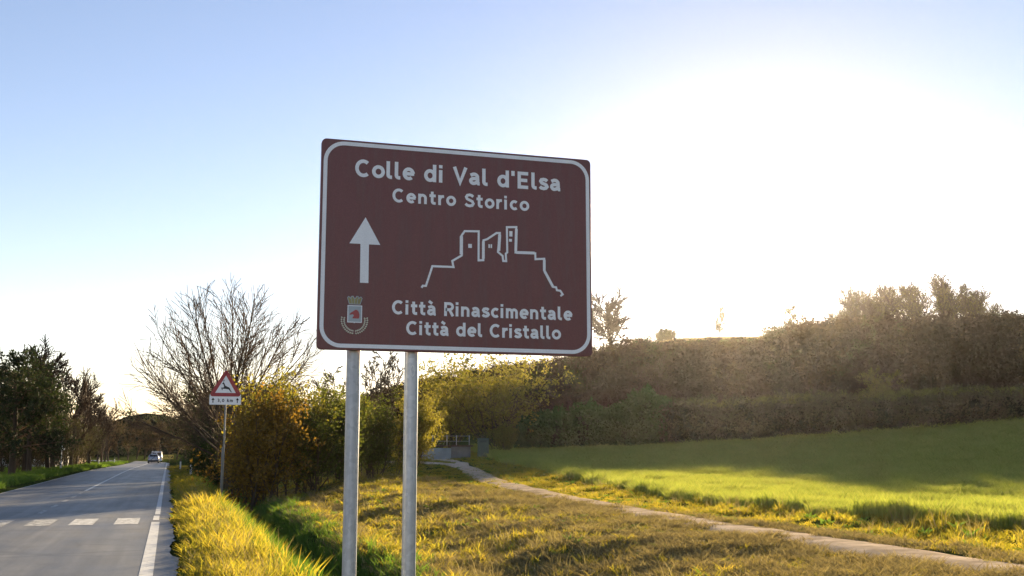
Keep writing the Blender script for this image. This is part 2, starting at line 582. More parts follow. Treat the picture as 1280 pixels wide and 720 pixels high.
# ------------------------------------------------------------------ wood and leaf builders
def skeleton(seed, stems, spec):
    """stems: (pos, dir, length, radius). spec per level: segs, wobble, up, children, length ratio, angle lo, hi, start, radius ratio"""
    rd = random.Random(seed)
    levels = [[] for _ in spec]

    def grow(p, d, L, r, lv):
        ns, wob, up, nch, lr, a0, a1, st, rr = spec[lv]
        pts, rad, dirs = [p], [r], [d]
        x, y, z = p
        dx, dy, dz = d
        sl = L / ns
        for i in range(ns):
            dx += rd.gauss(0, wob)
            dy += rd.gauss(0, wob)
            dz += rd.gauss(0, wob) + up
            n = math.sqrt(dx * dx + dy * dy + dz * dz) or 1
            dx, dy, dz = dx / n, dy / n, dz / n
            x, y, z = x + dx * sl, y + dy * sl, z + dz * sl
            pts.append((x, y, z))
            rad.append(r * (1 - 0.75 * (i + 1) / ns))
            dirs.append((dx, dy, dz))
        levels[lv].append((pts, rad))
        if lv + 1 < len(spec):
            k = nch if nch < 1 else max(1, int(round(nch * rd.uniform(0.75, 1.25))))
            for c in range(int(k)):
                t = st + (1 - st) * (c + rd.random()) / k
                f = min(t * ns, ns - 1e-4)
                i = int(f)
                u = f - i
                a, b = pts[i], pts[i + 1]
                q = tuple(a[j] + (b[j] - a[j]) * u for j in range(3))
                rl = rad[i] + (rad[i + 1] - rad[i]) * u
                pd = Vector(dirs[i + 1])
                ax = pd.orthogonal().normalized()
                ph = rd.uniform(0, 2 * math.pi)
                side = ax * math.cos(ph) + pd.cross(ax) * math.sin(ph)
                an = R(rd.uniform(a0, a1))
                nd = pd * math.cos(an) + side * math.sin(an)
                grow(q, tuple(nd), L * lr * rd.uniform(0.7, 1.25) * (1.15 - 0.45 * t), max(rl * rr, 0.0022), lv + 1)

    for s in stems:
        grow(*s, 0)
    return levels


def tubes(branches, sides, minr=0.0):
    """one tube per branch, all in one vertex and face array"""
    groups = {}
    for pts, rad in branches:
        groups.setdefault(len(pts), []).append((pts, rad))
    V, F, off = [], [], 0
    ang = np.arange(sides) * 2 * np.pi / sides
    for n, lst in groups.items():
        P = np.array([b[0] for b in lst])
        r = np.maximum(np.array([b[1] for b in lst]), minr)
        d = P[:, -1] - P[:, 0]
        d /= np.linalg.norm(d, axis=1)[:, None] + 1e-9
        ref = np.where(np.abs(d[:, 2:3]) > 0.8, np.array([[1., 0, 0]]), np.array([[0, 0, 1.]]))
        a = np.cross(d, ref)
        a /= np.linalg.norm(a, axis=1)[:, None] + 1e-9
        b = np.cross(d, a)
        ring = a[:, None, :] * np.cos(ang)[None, :, None] + b[:, None, :] * np.sin(ang)[None, :, None]
        v = P[:, :, None, :] + ring[:, None, :, :] * r[:, :, None, None]
        B = len(lst)
        ii = off + np.arange(B * n * sides).reshape(B, n, sides)
        nxt = np.roll(ii, -1, 2)
        f = np.stack([ii[:, :-1], nxt[:, :-1], nxt[:, 1:], ii[:, 1:]], -1).reshape(-1, 4)
        V.append(v.reshape(-1, 3))
        F.append(f)
        off += B * n * sides
    return np.concatenate(V), np.concatenate(F)


def leaves(c, size, g, aspect=0.55, flat=0.0):
    """rhombic leaves at the points c"""
    n = len(c)
    u = g.normal(size=(n, 3))
    u /= np.linalg.norm(u, axis=1)[:, None]
    w = g.normal(size=(n, 3))
    w[:, 2] += flat * 3
    v = np.cross(u, w)
    v /= np.linalg.norm(v, axis=1)[:, None] + 1e-9
    s = (size * g.uniform(0.6, 1.35, n))[:, None]
    V = np.stack([c - u * s, c + v * s * aspect, c + u * s, c - v * s * aspect], 1).reshape(-1, 3)
    return V, np.arange(4 * n).reshape(-1, 4)


def along(branches, per, jit, g):
    out = []
    for pts, _ in branches:
        P = np.array(pts)
        t = g.uniform(0.15, 1.0, per) * (len(P) - 1)
        i = np.minimum(t.astype(int), len(P) - 2)
        out.append(P[i] + (P[i + 1] - P[i]) * (t - i)[:, None])
    out = np.concatenate(out)
    return out + g.normal(size=out.shape) * jit


def merge(*vf):
    V, F, o = [], [], 0
    for v, f in vf:
        V.append(v)
        F.append(f + o)
        o += len(v)
    return np.concatenate(V), np.concatenate(F)


def blob_cloud(g, lumps, n, shell=0.35):
    """points through the outer volume of several ragged ellipsoids (x, y, z, rx, ry, rz)"""
    L = np.array(lumps, float)
    vol = (L[:, 3] * L[:, 4] * L[:, 5]) ** 0.67
    k = g.choice(len(L), n, p=vol / vol.sum())
    d = g.normal(size=(n, 3))
    d /= np.linalg.norm(d, axis=1)[:, None]
    rr = 1 - shell * g.random(n) ** 1.3
    rr = rr * (1 + 0.38 * vnoise(d[:, 0] * 3.1 + k * 7.7, d[:, 1] * 3.1 + d[:, 2] * 2.3, 31) +
               0.25 * vnoise(d[:, 0] * 8 + k * 3.3, d[:, 1] * 8 + d[:, 2] * 7, 32))
    return L[k, :3] + d * L[k, 3:] * rr[:, None]


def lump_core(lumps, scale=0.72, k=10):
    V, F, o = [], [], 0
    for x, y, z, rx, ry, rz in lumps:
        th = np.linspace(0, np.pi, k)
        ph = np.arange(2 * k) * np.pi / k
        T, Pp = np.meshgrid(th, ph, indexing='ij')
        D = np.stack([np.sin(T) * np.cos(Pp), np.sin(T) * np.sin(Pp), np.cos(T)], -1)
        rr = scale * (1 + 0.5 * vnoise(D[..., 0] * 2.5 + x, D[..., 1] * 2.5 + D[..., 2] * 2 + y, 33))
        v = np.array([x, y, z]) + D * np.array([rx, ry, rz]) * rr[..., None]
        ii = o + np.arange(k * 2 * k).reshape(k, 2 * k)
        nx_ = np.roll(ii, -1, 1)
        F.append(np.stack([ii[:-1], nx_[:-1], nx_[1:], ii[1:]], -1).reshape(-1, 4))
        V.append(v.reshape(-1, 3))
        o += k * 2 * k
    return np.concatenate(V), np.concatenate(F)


PROTO = {}


def tree_meshes(key, seed, stems, spec, wood_levels=2, minr=0.006, sides=6, leaf=None):
    """(trunk mesh, crown mesh); leaf = (per twig, jitter, size)"""
    if key in PROTO: return PROTO[key]
    lv = skeleton(seed, stems, spec)
    g = np.random.default_rng(seed)
    big = sum(lv[:wood_levels], [])
    small = sum(lv[wood_levels:], [])
    trunk = mesh_np('trunk', *tubes(big, sides), True)
    parts = [tubes(small, 3, minr)]
    tw = mesh_np('twigs', *parts[0])
    lf = None
    if leaf:
        per, jit, size = leaf
        lf = mesh_np('crown', *leaves(along(lv[-1], per, jit, g), size, g))
    PROTO[key] = (trunk, tw, lf)
    return PROTO[key]


def place_tree(name, ms, loc, scale, rz, bark, twig, leafm, label, cat, group=None, squash=1.0):
    e = empty(name, loc, rz)
    e.scale = (scale * squash, scale * squash, scale)
    tag(e, label, cat, group)
    trunk, tw, lf = ms
    link('trunk', trunk, bark, e)
    if lf is None:
        link('crown', tw, twig, e)
    else:
        t = link('branches', tw, twig, e)
        link('crown', lf, leafm, e)
    return e


# ------------------------------------------------------------------ instanced ground cover
def scatter(name, P, rot, sc, ix, sources, label, cat):
    me = bpy.data.meshes.new(name)
    n = len(P)
    me.vertices.add(n)
    me.vertices.foreach_set('co', np.asarray(P, np.float32).ravel())
    for an, ty, key, data in (('i_rot', 'FLOAT_VECTOR', 'vector', rot), ('i_sc', 'FLOAT_VECTOR', 'vector', sc)):
        a = me.attributes.new(an, ty, 'POINT')
        a.data.foreach_set(key, np.asarray(data, np.float32).ravel())
    a = me.attributes.new('i_ix', 'INT', 'POINT')
    a.data.foreach_set('value', np.asarray(ix, np.int32))
    me.update()
    o = link(name, me)
    tag(o, label, cat, kind='stuff')
    c = bpy.data.collections.new(name + '_pieces')
    for k, (m, mat) in enumerate(sources):
        if mat is not None and len(m.materials) and m.materials[0] != mat:
            m = m.copy()
            m.materials.clear()
        if len(m.materials) == 0: m.materials.append(mat)
        so = bpy.data.objects.new('%s_piece_%02d' % (name, k), m)
        c.objects.link(so)
    ng = bpy.data.node_groups.new(name, 'GeometryNodeTree')
    ng.interface.new_socket('Geometry', in_out='INPUT', socket_type='NodeSocketGeometry')
    ng.interface.new_socket('Geometry', in_out='OUTPUT', socket_type='NodeSocketGeometry')
    N = ng.nodes.new
    gi, go = N('NodeGroupInput'), N('NodeGroupOutput')
    ip = N('GeometryNodeInstanceOnPoints')
    ci = N('GeometryNodeCollectionInfo')
    ci.inputs['Collection'].default_value = c
    ci.inputs['Separate Children'].default_value = True
    ci.inputs['Reset Children'].default_value = True
    ip.inputs['Pick Instance'].default_value = True

    def named(attr, ty):
        q = N('GeometryNodeInputNamedAttribute')
        q.data_type = ty
        q.inputs['Name'].default_value = attr
        return [s for s in q.outputs if s.enabled and s.name == 'Attribute'][0]
    er = N('FunctionNodeEulerToRotation')
    L = ng.links.new
    L(gi.outputs[0], ip.inputs['Points'])
    L(ci.outputs[0], ip.inputs['Instance'])
    L(named('i_ix', 'INT'), ip.inputs['Instance Index'])
    L(named('i_rot', 'FLOAT_VECTOR'), er.inputs[0])
    L(er.outputs[0], ip.inputs['Rotation'])
    L(named('i_sc', 'FLOAT_VECTOR'), ip.inputs['Scale'])
    L(ip.outputs[0], go.inputs[0])
    md = o.modifiers.new('cover', 'NODES')
    md.node_group = ng
    return o


def tuft(seed, n, h, spread, width, bend=0.5, lean=0.35, hvar=0.45):
    g = np.random.default_rng(seed)
    a = g.uniform(0, 2 * np.pi, n)
    r = spread * np.sqrt(g.random(n))
    b = np.stack([r * np.cos(a), r * np.sin(a), np.zeros(n) - 0.02], -1)
    az = g.uniform(0, 2 * np.pi, n)
    hh = h * g.uniform(1 - hvar, 1 + hvar, n)
    ln = lean * g.random(n)
    d1 = np.stack([np.cos(az) * ln, np.sin(az) * ln, np.ones(n)], -1)
    d2 = np.stack([np.cos(az) * (ln + bend), np.sin(az) * (ln + bend), np.ones(n) * 0.75], -1)
    m = b + d1 * (hh * 0.55)[:, None]
    t = m + d2 * (hh * 0.45)[:, None]
    wa = g.uniform(0, 2 * np.pi, n)
    w = np.stack([np.cos(wa), np.sin(wa), np.zeros(n)], -1) * width * g.uniform(0.7, 1.3, n)[:, None]
    V = np.stack([b - w, b + w, m + w * 0.8, m - w * 0.8, t], 1).reshape(-1, 3)
    i = np.arange(n)[:, None] * 5
    F = np.concatenate([i + np.array([[0, 1, 2]]), i + np.array([[0, 2, 3]]), i + np.array([[3, 2, 4]])])
    me = mesh_np('tuft', V, F)
    return me


def cover_points(n, xr, yr, ok, g):
    """random spots in a box, kept with probability ok(x, y)"""
    x, y = g.uniform(*xr, n), g.uniform(*yr, n)
    k = g.random(n) < ok(x, y)
    x, y = x[k], y[k]
    return np.stack([x, y, H(x, y)], -1)


def make_cover(name, P, sources, weights, smin, smax, label, cat, g, far=0.0, hs=None, bump=0.35):
    n = len(P)
    r = np.hypot(P[:, 0], P[:, 1])
    s = g.uniform(smin, smax, n)
    wide = s * (1 + far * np.maximum(0, r - 18))
    zs = s * (hs if hs is not None else 1) * (1 + bump * vnoise(P[:, 0] * 0.6, P[:, 1] * 0.6, 41) * 2)
    sc = np.stack([wide, wide, zs], -1)
    rot = np.stack([g.normal(0, 0.12, n), g.normal(0, 0.12, n), g.uniform(0, 6.283, n)], -1)
    ix = g.choice(len(sources), n, p=np.array(weights) / sum(weights)) if weights is not None else 0
    return scatter(name, P, rot, sc, ix, sources, label, cat)


def path_dist(x, y):
    d = np.full(np.shape(x), 99.0)
    for p in np.concatenate([PL[::4], PL2[::3]]):
        d = np.minimum(d, np.hypot(x - p[0], y - p[1]))
    return d


XE_Y = [-10, 8, 17, 20, 30, 50, 70, 90, 110]
XE_X = [22, 17.6, 15, 13.7, 14.2, 18.0, 21.3, 25, 30]


def crop_edge(y):
    return np.interp(y, XE_Y, XE_X) + 0.5 * vnoise(np.asarray(y) * 0.5, np.asarray(y) * 0, 51)


def in_view(x, y, lo=-14, hi=50):
    az = np.degrees(np.arctan2(x, y))
    return (az > lo) & (az < hi) & (np.hypot(x, y) > 9)


g1 = np.random.default_rng(101)
T_lush = [tuft(s, 30, 0.26, 0.12, 0.0075, 0.5) for s in (1, 2, 3)]
T_tall = [tuft(s, 26, 0.38, 0.12, 0.0065, 0.4) for s in (4, 5, 6)]
T_dry = [tuft(s, 34, 0.12, 0.16, 0.007, 1.1, 1.1) for s in (7, 8)]
T_short = [tuft(s, 26, 0.15, 0.13, 0.0075, 0.5, 0.5) for s in (9, 10)]
T_crop = [tuft(s, 36, 0.36, 0.16, 0.006, 0.45, 0.25, 0.25) for s in (11, 12, 13)]

T_weed = [tuft(s, 9, 0.17, 0.07, 0.026, 0.9, 0.7) for s in (14, 15)]
T_stalk = [tuft(s, 9, 0.46, 0.10, 0.0045, 0.25, 0.3) for s in (16, 17)]

# verge between asphalt and ditch
def ok_verge(x, y):
    r = np.hypot(x, y)
    return np.where((x > 0.30 + 0.15 * vnoise(y * 2, y * 0, 3)) & (x < 1.6) & in_view(x, y), np.clip((17 / r) ** 1.6, 0.05, 1), 0)
P = cover_points(16000, (0.1, 2.2), (10, 130), ok_verge, g1)
make_cover('verge_grass', P, [(m, M['grass']) for m in T_lush + T_tall] + [(m, M['grass_dry']) for m in T_stalk] + [(m, M['grass_lush']) for m in T_weed], [1, 1, 1, .5, .5, .5, .5, .5, .3, .3], 0.6, 1.2,
           'tall yellow-green grass on the verge beside the asphalt edge', 'grass', g1, 0.03,
           hs=(0.35 + 0.45 * sst(P[:, 0], 0.3, 0.9)) * (1 - 0.45 * sst(P[:, 1], 50, 75)))

def ok_ditch(x, y):
    r = np.hypot(x, y)
    c = np.exp(-((x - 2.65 - 0.5 * vnoise(y * .4, y * 0, 8)) / 1.15) ** 4)
    return np.where(in_view(x, y), c * np.clip((17 / r) ** 1.5, 0.05, 1), 0)
P = cover_points(19000, (1.2, 4.8), (10, 70), ok_ditch, g1)
make_cover('ditch_grass', P, [(m, M['grass_lush']) for m in T_lush + T_tall] + [(m, M['grass_lush']) for m in T_weed], [1, 1, 1, .3, .3, .3, .6, .6], 0.5, 1.0,
           'lush dark green grass filling the roadside ditch', 'grass', g1, 0.03)

def bank(x, y):
    return (x > 3.6) & (path_dist(x, y) > 0.60 + 0.55 * vnoise(x * 2.2, y * 2.2, 66)) & (x < crop_edge(y)) & in_view(x, y) & (np.hypot(x, y) < 104)
def ok_mown(x, y):
    r = np.hypot(x, y)
    patch = sst(vnoise(x * .45, y * .45, 61) + .6 * vnoise(x * 1.3, y * 1.3, 62) + 0.25 * sst(y, 30, 50) + 0.3 * sst(x, 9, 13), -0.05, 0.25)
    return np.where(bank(x, y), (0.4 + 0.6 * patch) * np.clip((19 / r) ** 1.5, 0.04, 1), 0)
P = cover_points(130000, (3.3, 30), (9, 105), ok_mown, g1)
make_cover('meadow_grass', P, [(m, M['grass']) for m in T_short + T_lush] + [(m, M['grass_lush']) for m in T_weed] + [(m, M['grass_dry']) for m in T_stalk], [1.5, 1.5, .3, .25, .25, .25, .25, .15, .15], 0.5, 1.1,
           'patchy short grass on the bank and along the gravel path', 'grass', g1, 0.035,
           hs=0.30 + 0.55 * sst(path_dist(P[:, 0], P[:, 1]) + 1.2 * (P[:, 0] > np.interp(P[:, 1], PL[:, 1], PL[:, 0])), 0.8, 5.0))

def ok_dry(x, y):
    r = np.hypot(x, y)
    return np.where(bank(x, y) & (x < 11.5), np.clip((18 / r) ** 1.6, 0.05, 1) * (1 - 0.6 * sst(y, 35, 60)) * (0.3 + 0.7 * sst(vnoise(x * .6, y * .6, 63) + .5 * vnoise(x * 2, y * 2, 64), -0.1, 0.2)), 0)
P = cover_points(60000, (3.0, 12), (9, 70), ok_dry, g1)
make_cover('mown_straw', P, [(m, M['grass_dry']) for m in T_dry], [1, 1], 0.6, 1.2,
           'flattened dry straw left on the mown bank', 'dry grass', g1, 0.03)

def ok_crop(x, y):
    r = np.hypot(x, y)
    az = np.arctan2(x, y)
    return np.where((x > crop_edge(y)) & in_view(x, y, 5, 52) & (r < np.interp(az, B_AZ, B_R) - 4) & (y > 8),
                    np.clip((20 / r) ** 1.25, 0.05, 1), 0)
P = cover_points(330000, (14, 95), (8, 105), ok_crop, g1)
make_cover('crop_field', P, [(m, M['grass_crop']) for m in T_crop], [1, 1, 1], 0.8, 1.15,
           'green young cereal crop covering the sloping field', 'crop', g1, 0.045,
           hs=1 + 0.3 * (1 - sst(P[:, 0] - crop_edge(P[:, 1]), 0.2, 1.6)) * (0.5 + 2 * vnoise(P[:, 0] * 2.1, P[:, 1] * 2.1, 71)), bump=0.15)

def ok_left(x, y):
    r = np.hypot(x, y)
    return np.where((x < -6.6) & (x > -16) & (az_ok(x, y)), np.clip((45 / r) ** 1.3, 0.05, 1), 0)
def az_ok(x, y):
    return np.degrees(np.arctan2(x, y)) > -16
P = cover_points(26000, (-16, -6.5), (28, 190), ok_left, g1)
make_cover('roadside_grass', P, [(m, M['grass_lush']) for m in T_lush], [1, 1, 1], 0.8, 1.2,
           'green grass strip under the trees along the far road edge', 'grass', g1, 0.02)

# ------------------------------------------------------------------ big bare tree behind the warning sign
p = at(283, 590, 62)
gz = Hs(p.x, p.y)
rd = random.Random(3)
stems = [((0, 0, 0), (0.02, 0, 1), 3.4, 0.25)]
for k in range(24):
    a = k * 2.39996
    t = 4 + 66 * (k / 23.0) ** 0.75
    stems.append(((0.02, 0, 2.9 - 0.055 * k), (math.cos(a) * math.sin(R(t)), math.sin(a) * math.sin(R(t)), math.cos(R(t))),
                  rd.uniform(7.2, 8.4) * (1.0 - 0.0034 * t), 0.058))
BIGSPEC = [(8, 0.04, 0.02, 15, 0.34, 15, 38, 0.25, 0.5), (4, 0.05, 0.02, 10, 0.44, 15, 38, 0.12, 0.6), (3, 0.06, 0.02, 0, 0, 0, 0, 0, 0)]
lvb = skeleton(5, stems, BIGSPEC)


def in_dome(br):
    x, y, z = br[0][-1]
    return (x * x + y * y) / 5.3 ** 2 + ((z - 5.3) / 5.4) ** 2 < 1.0 + 0.12 * math.sin(3 * x + 5 * y + 2 * z)


big = [b for b in lvb[0]]
fine = [b for b in lvb[1] + lvb[2] if in_dome(b)]
ms = (mesh_np('trunk', *tubes(big, 6), True), mesh_np('twigs', *tubes(fine, 3, 0.0125)), None)
place_tree('bare_tree', ms, (p.x, p.y, gz - 0.1), 1.14, 0.6, M['bark'], M['twig'], None,
           'large bare fan-shaped tree rising behind the deer warning sign', 'tree')

# ------------------------------------------------------------------ shrubs between ditch and field
def shrub_meshes(key, seed, h, nst, spreadang, leaf, spec=None, minr=0.006):
    r_ = random.Random(seed)
    stems = []
    for k in range(nst):
        a = r_.uniform(0, 6.283)
        t = R(r_.uniform(3, spreadang))
        o = (r_.gauss(0, 0.25), r_.gauss(0, 0.25), 0)
        stems.append((o, (math.cos(a) * math.sin(t), math.sin(a) * math.sin(t), math.cos(t)), h * r_.uniform(0.75, 1.05), 0.035))
    spec = spec or [(6, 0.09, 0.03, 8, 0.42, 20, 55, 0.12, 0.6), (4, 0.12, 0.03, 6, 0.45, 20, 60, 0.1, 0.6), (3, 0.12, 0.02, 0, 0, 0, 0, 0, 0)]
    return tree_meshes(key, seed, stems, spec, 1, minr, 5, leaf)


def put_shrub(px, D, key, seed, h, nst, spread, leaf, leafm, label, name='shrub', cat='shrub', group=None, scale=1.0, twig='twig', rz=0.0, squash=1.0):
    q = at(px, 590, D)
    return place_tree(name, shrub_meshes(key, seed, h, nst, spread, leaf), (q.x, q.y, Hs(q.x, q.y) - 0.08), scale, rz,
                      M['bark'], M[twig], M[leafm] if leafm else None, label, cat, group, squash)


GR = 'shrubs in the thicket between road and field'
put_shrub(318, 43, 'gold', 21, 3.6, 13, 30, (18, 0.13, 0.06), 'leaf_gold', 'golden orange leafed shrub right beside the warning sign post', group=GR, scale=1.12)
put_shrub(352, 46, 'gold2', 22, 3.9, 13, 28, (15, 0.13, 0.06), 'leaf_spring', 'tall yellow-green shrub right of the golden orange one', group=GR, scale=1.1)
put_shrub(392, 47, 'olive', 23, 3.7, 15, 30, (18, 0.13, 0.06), 'leaf_olive', 'olive green shrub left of the brown sign\'s left post', group=GR)
put_shrub(425, 50, 'olive2', 24, 3.7, 15, 30, (18, 0.13, 0.06), 'leaf_olive', 'dense green shrub behind the brown sign\'s left post', group=GR)
put_shrub(462, 54, 'olive', 23, 3.7, 15, 30, None, 'leaf_olive', 'shaded green shrub just right of the brown sign\'s left post', group=GR, rz=2, scale=0.93)
put_shrub(505, 57, 'spring', 26, 3.9, 15, 30, (18, 0.13, 0.06), 'leaf_spring', 'yellow sunlit shrub behind the brown sign\'s right post', group=GR, scale=0.92)
put_shrub(300, 52, 'brown', 27, 3.6, 14, 32, (6, 0.1, 0.05), 'leaf_bramble', 'bare brown shrub at the foot of the big bare tree', group=GR)
put_shrub(440, 58, 'brown', 27, 3.6, 14, 32, None, 'leaf_bramble', 'taller twiggy brown shrub behind the green shrubs', group=GR, scale=1.15, rz=1)
put_shrub(276, 66, 'green', 28, 2.6, 14, 45, (22, 0.12, 0.065), 'leaf_green', 'low bright green shrub left of the warning sign post', group=GR)
put_shrub(266, 80, 'green', 28, 2.6, 14, 45, None, 'leaf_green', 'low green shrub leaning over the road verge', group=GR, rz=2.2, scale=1.0)
put_shrub(284, 84, 'brown2', 29, 4.6, 14, 30, (10, 0.12, 0.07), 'leaf_bramble', 'dark brown shrub behind the low green shrubs', group=GR, scale=1.3)
put_shrub(264, 100, 'brown2', 29, 4.6, 14, 30, None, 'leaf_bramble', 'brown twiggy shrub past the low green shrubs', group=GR, rz=2.5, scale=1.5)
put_shrub(300, 76, 'brown2', 29, 4.6, 14, 30, None, 'leaf_bramble', 'tall brown shrub between bare tree trunk and golden shrub', group=GR, rz=3.5, scale=1.3)
put_shrub(252, 128, 'brown', 27, 3.6, 14, 32, None, 'leaf_bramble', 'small brown shrub farthest along the right road edge', group=GR, rz=4, scale=1.6)
put_shrub(272, 120, 'brown2', 29, 4.6, 14, 30, None, 'leaf_bramble', 'tall brown shrub seen below the bare tree\'s left branches', group=GR, rz=4.4, scale=1.7)
put_shrub(300, 110, 'brown2', 29, 4.6, 14, 30, None, 'leaf_bramble', 'tall brown shrub seen below the bare tree\'s right branches', group=GR, rz=5.4, scale=1.5)

put_shrub(246, 152, 'brown2', 29, 4.6, 14, 30, None, 'leaf_bramble', 'tall brown shrub nearest the road bend on the right', group=GR, rz=3.1, scale=1.6)
put_shrub(282, 95, 'brown2', 29, 4.6, 14, 30, None, 'leaf_bramble', 'tall brown shrub directly behind the deer warning sign', group=GR, rz=.7, scale=1.35)
put_shrub(345, 100, 'brown2', 29, 4.6, 14, 30, None, 'leaf_bramble', 'tall brown shrub behind the tall yellow-green shrub', group=GR, rz=1.9, scale=1.4)

# thin bare trees seen between the sign posts
BT = [(7, 0.05, 0.02, 12, 0.26, 20, 45, 0.25, 0.45), (4, 0.1, 0.06, 6, 0.45, 20, 50, 0.2, 0.6), (3, 0.1, 0.03, 5, 0.5, 20, 50, 0.2, 0.6), (2, 0.1, 0.02, 0, 0, 0, 0, 0, 0)]
ms = tree_meshes('slim', 41, [((0, 0, 0), (0.02, 0, 1), 8.5, 0.09)], BT, 1, 0.032)
for px, D, s, rz, lab in ((398, 92, 0.78, 0, 'slim bare tree left of the brown sign\'s left post'),
                          (458, 95, 0.92, 1, 'slim bare tree showing between the posts, nearer the left post'),
                          (474, 97, 0.99, 2.2, 'slim bare tree midway between the two sign posts'),
                          (496, 96, 0.96, 4, 'slim bare tree showing just left of the right post'),
                          (420, 94, 0.85, 5, 'slim bare tree just left of the left sign post')):
    q = at(px, 570, D)
    place_tree('slim_tree', ms, (q.x, q.y, Hs(q.x, q.y) - 0.1), s, rz, M['bark'], M['twig'], None, lab, 'tree', 'slim bare trees behind the sign posts')

# budding tree with yellow crown and the trees round it
ROUND = [(6, 0.06, 0.02, 12, 0.62, 25, 65, 0.22, 0.5), (5, 0.09, 0.05, 8, 0.48, 20, 55, 0.2, 0.6), (4, 0.1, 0.04, 6, 0.5, 20, 55, 0.15, 0.6), (3, 0.12, 0.02, 0, 0, 0, 0, 0, 0)]
ms = shrub_meshes('bud', 51, 6.6, 13, 44, (12, 0.2, 0.11))
q = at(622, 560, 95)
place_tree('budding_tree', ms, (q.x, q.y, Hs(q.x, q.y) - 0.1), 1.24, 0, M['bark'], M['twig'], M['leaf_spring'],
           'budding yellow-green tree behind the utility cabinet', 'tree')
q = at(562, 565, 99)
place_tree('budding_tree', ms, (q.x, q.y, Hs(q.x, q.y) - 0.1), 1.0, 2.0, M['bark'], M['twig'], M['leaf_spring'],
           'budding olive tree behind the low railing, left of the utility cabinet', 'tree')
put_shrub(632, 90, 'bright', 61, 2.3, 12, 45, (14, 0.09, 0.07), 'leaf_olive', 'rounded light green shrub between cabinet and dark hedge', squash=0.8)

# ------------------------------------------------------------------ hedges at the foot of the hill
def hedge(name, spine, n, size, leafm, label, cat, seed, top=None):
    """spine: (px, D, height, half depth)"""
    g = np.random.default_rng(seed)
    r_ = random.Random(seed)
    lumps = []
    for (a, b) in zip(spine[:-1], spine[1:]):
        k = max(2, int(abs(b[0] - a[0]) / 14))
        for i in range(k):
            t = (i + r_.random() * 0.8) / k
            px, D, hh, w = [a[j] + (b[j] - a[j]) * t for j in range(4)]
            q = at(px, 560, D)
            h2 = hh * r_.uniform(0.82, 1.12)
            z = Hs(q.x, q.y)
            lumps.append((q.x + r_.gauss(0, .4), q.y + r_.gauss(0, .6), z + h2 * 0.42, r_.uniform(1.5, 2.4), w * r_.uniform(.8, 1.2), h2 * 0.6))
    base = lumps[len(lumps) // 2]
    bz = Hs(base[0], base[1])
    lumps = [(l[0] - base[0], l[1] - base[1], l[2] - bz, *l[3:]) for l in lumps]
    e = empty(name, (base[0], base[1], bz))
    tag(e, label, cat)
    link('dark_core', mesh_np('inner', *lump_core(lumps, 0.66), True), M['core'], e)  # solid dark lumps block the view through, with inner shade in their colour
    c = blob_cloud(g, lumps, n, 0.34)
    link('foliage', mesh_np('foliage', *leaves(c, size, g)), M[leafm], e)
    return e


hedge('hedge', [(655, 92, 3.0, 2), (720, 92, 3.3, 2.2), (770, 91, 3.9, 2.4), (812, 90, 4.5, 2.6), (838, 90, 3.9, 2.2)], 64000, 0.13, 'leaf_hedge',
      'dark green overgrown hedge at the left end of the field', 'hedge', 71)
hedge('bramble_bank', [(835, 90, 3.6, 2.6), (900, 88, 3.3, 2.6), (960, 87, 3.3, 2.6), (1050, 85, 3.0, 2.6), (1130, 83, 2.8, 2.6), (1200, 81, 2.6, 2.6), (1280, 79, 2.2, 2.6), (1480, 75, 2.2, 2.6)],
      110000, 0.12, 'leaf_bramble', 'long brownish bramble bank along the top of the field', 'hedge', 72)

gr_ = np.random.default_rng(73)
px_ = gr_.uniform(838, 1480, 700)
rim_x = [838, 900, 960, 1050, 1130, 1200, 1280, 1480]
Dd = np.interp(px_, rim_x, [90, 88, 87, 85, 83, 81, 79, 75])
hh_ = np.interp(px_, rim_x, [3.6, 3.3, 3.3, 3.0, 2.8, 2.6, 2.2, 2.2])
pp = np.array([tuple(at(a, 560, b)) for a, b in zip(px_, Dd + gr_.uniform(-0.8, 2.0, 700))])
pp[:, 2] = H(pp[:, 0], pp[:, 1]) + hh_ * gr_.uniform(0.82, 0.98, 700)
sc_ = gr_.uniform(0.8, 1.4, 700)
scatter('bank_grass', pp, np.stack([gr_.normal(0, .3, 700), gr_.normal(0, .3, 700), gr_.uniform(0, 6.28, 700)], -1), np.stack([sc_ * 2.2, sc_ * 2.2, sc_], -1),
        gr_.integers(0, 3, 700), [(m, M['grass_bank']) for m in T_lush], 'pale green grass growing along the top of the bramble bank', 'grass')

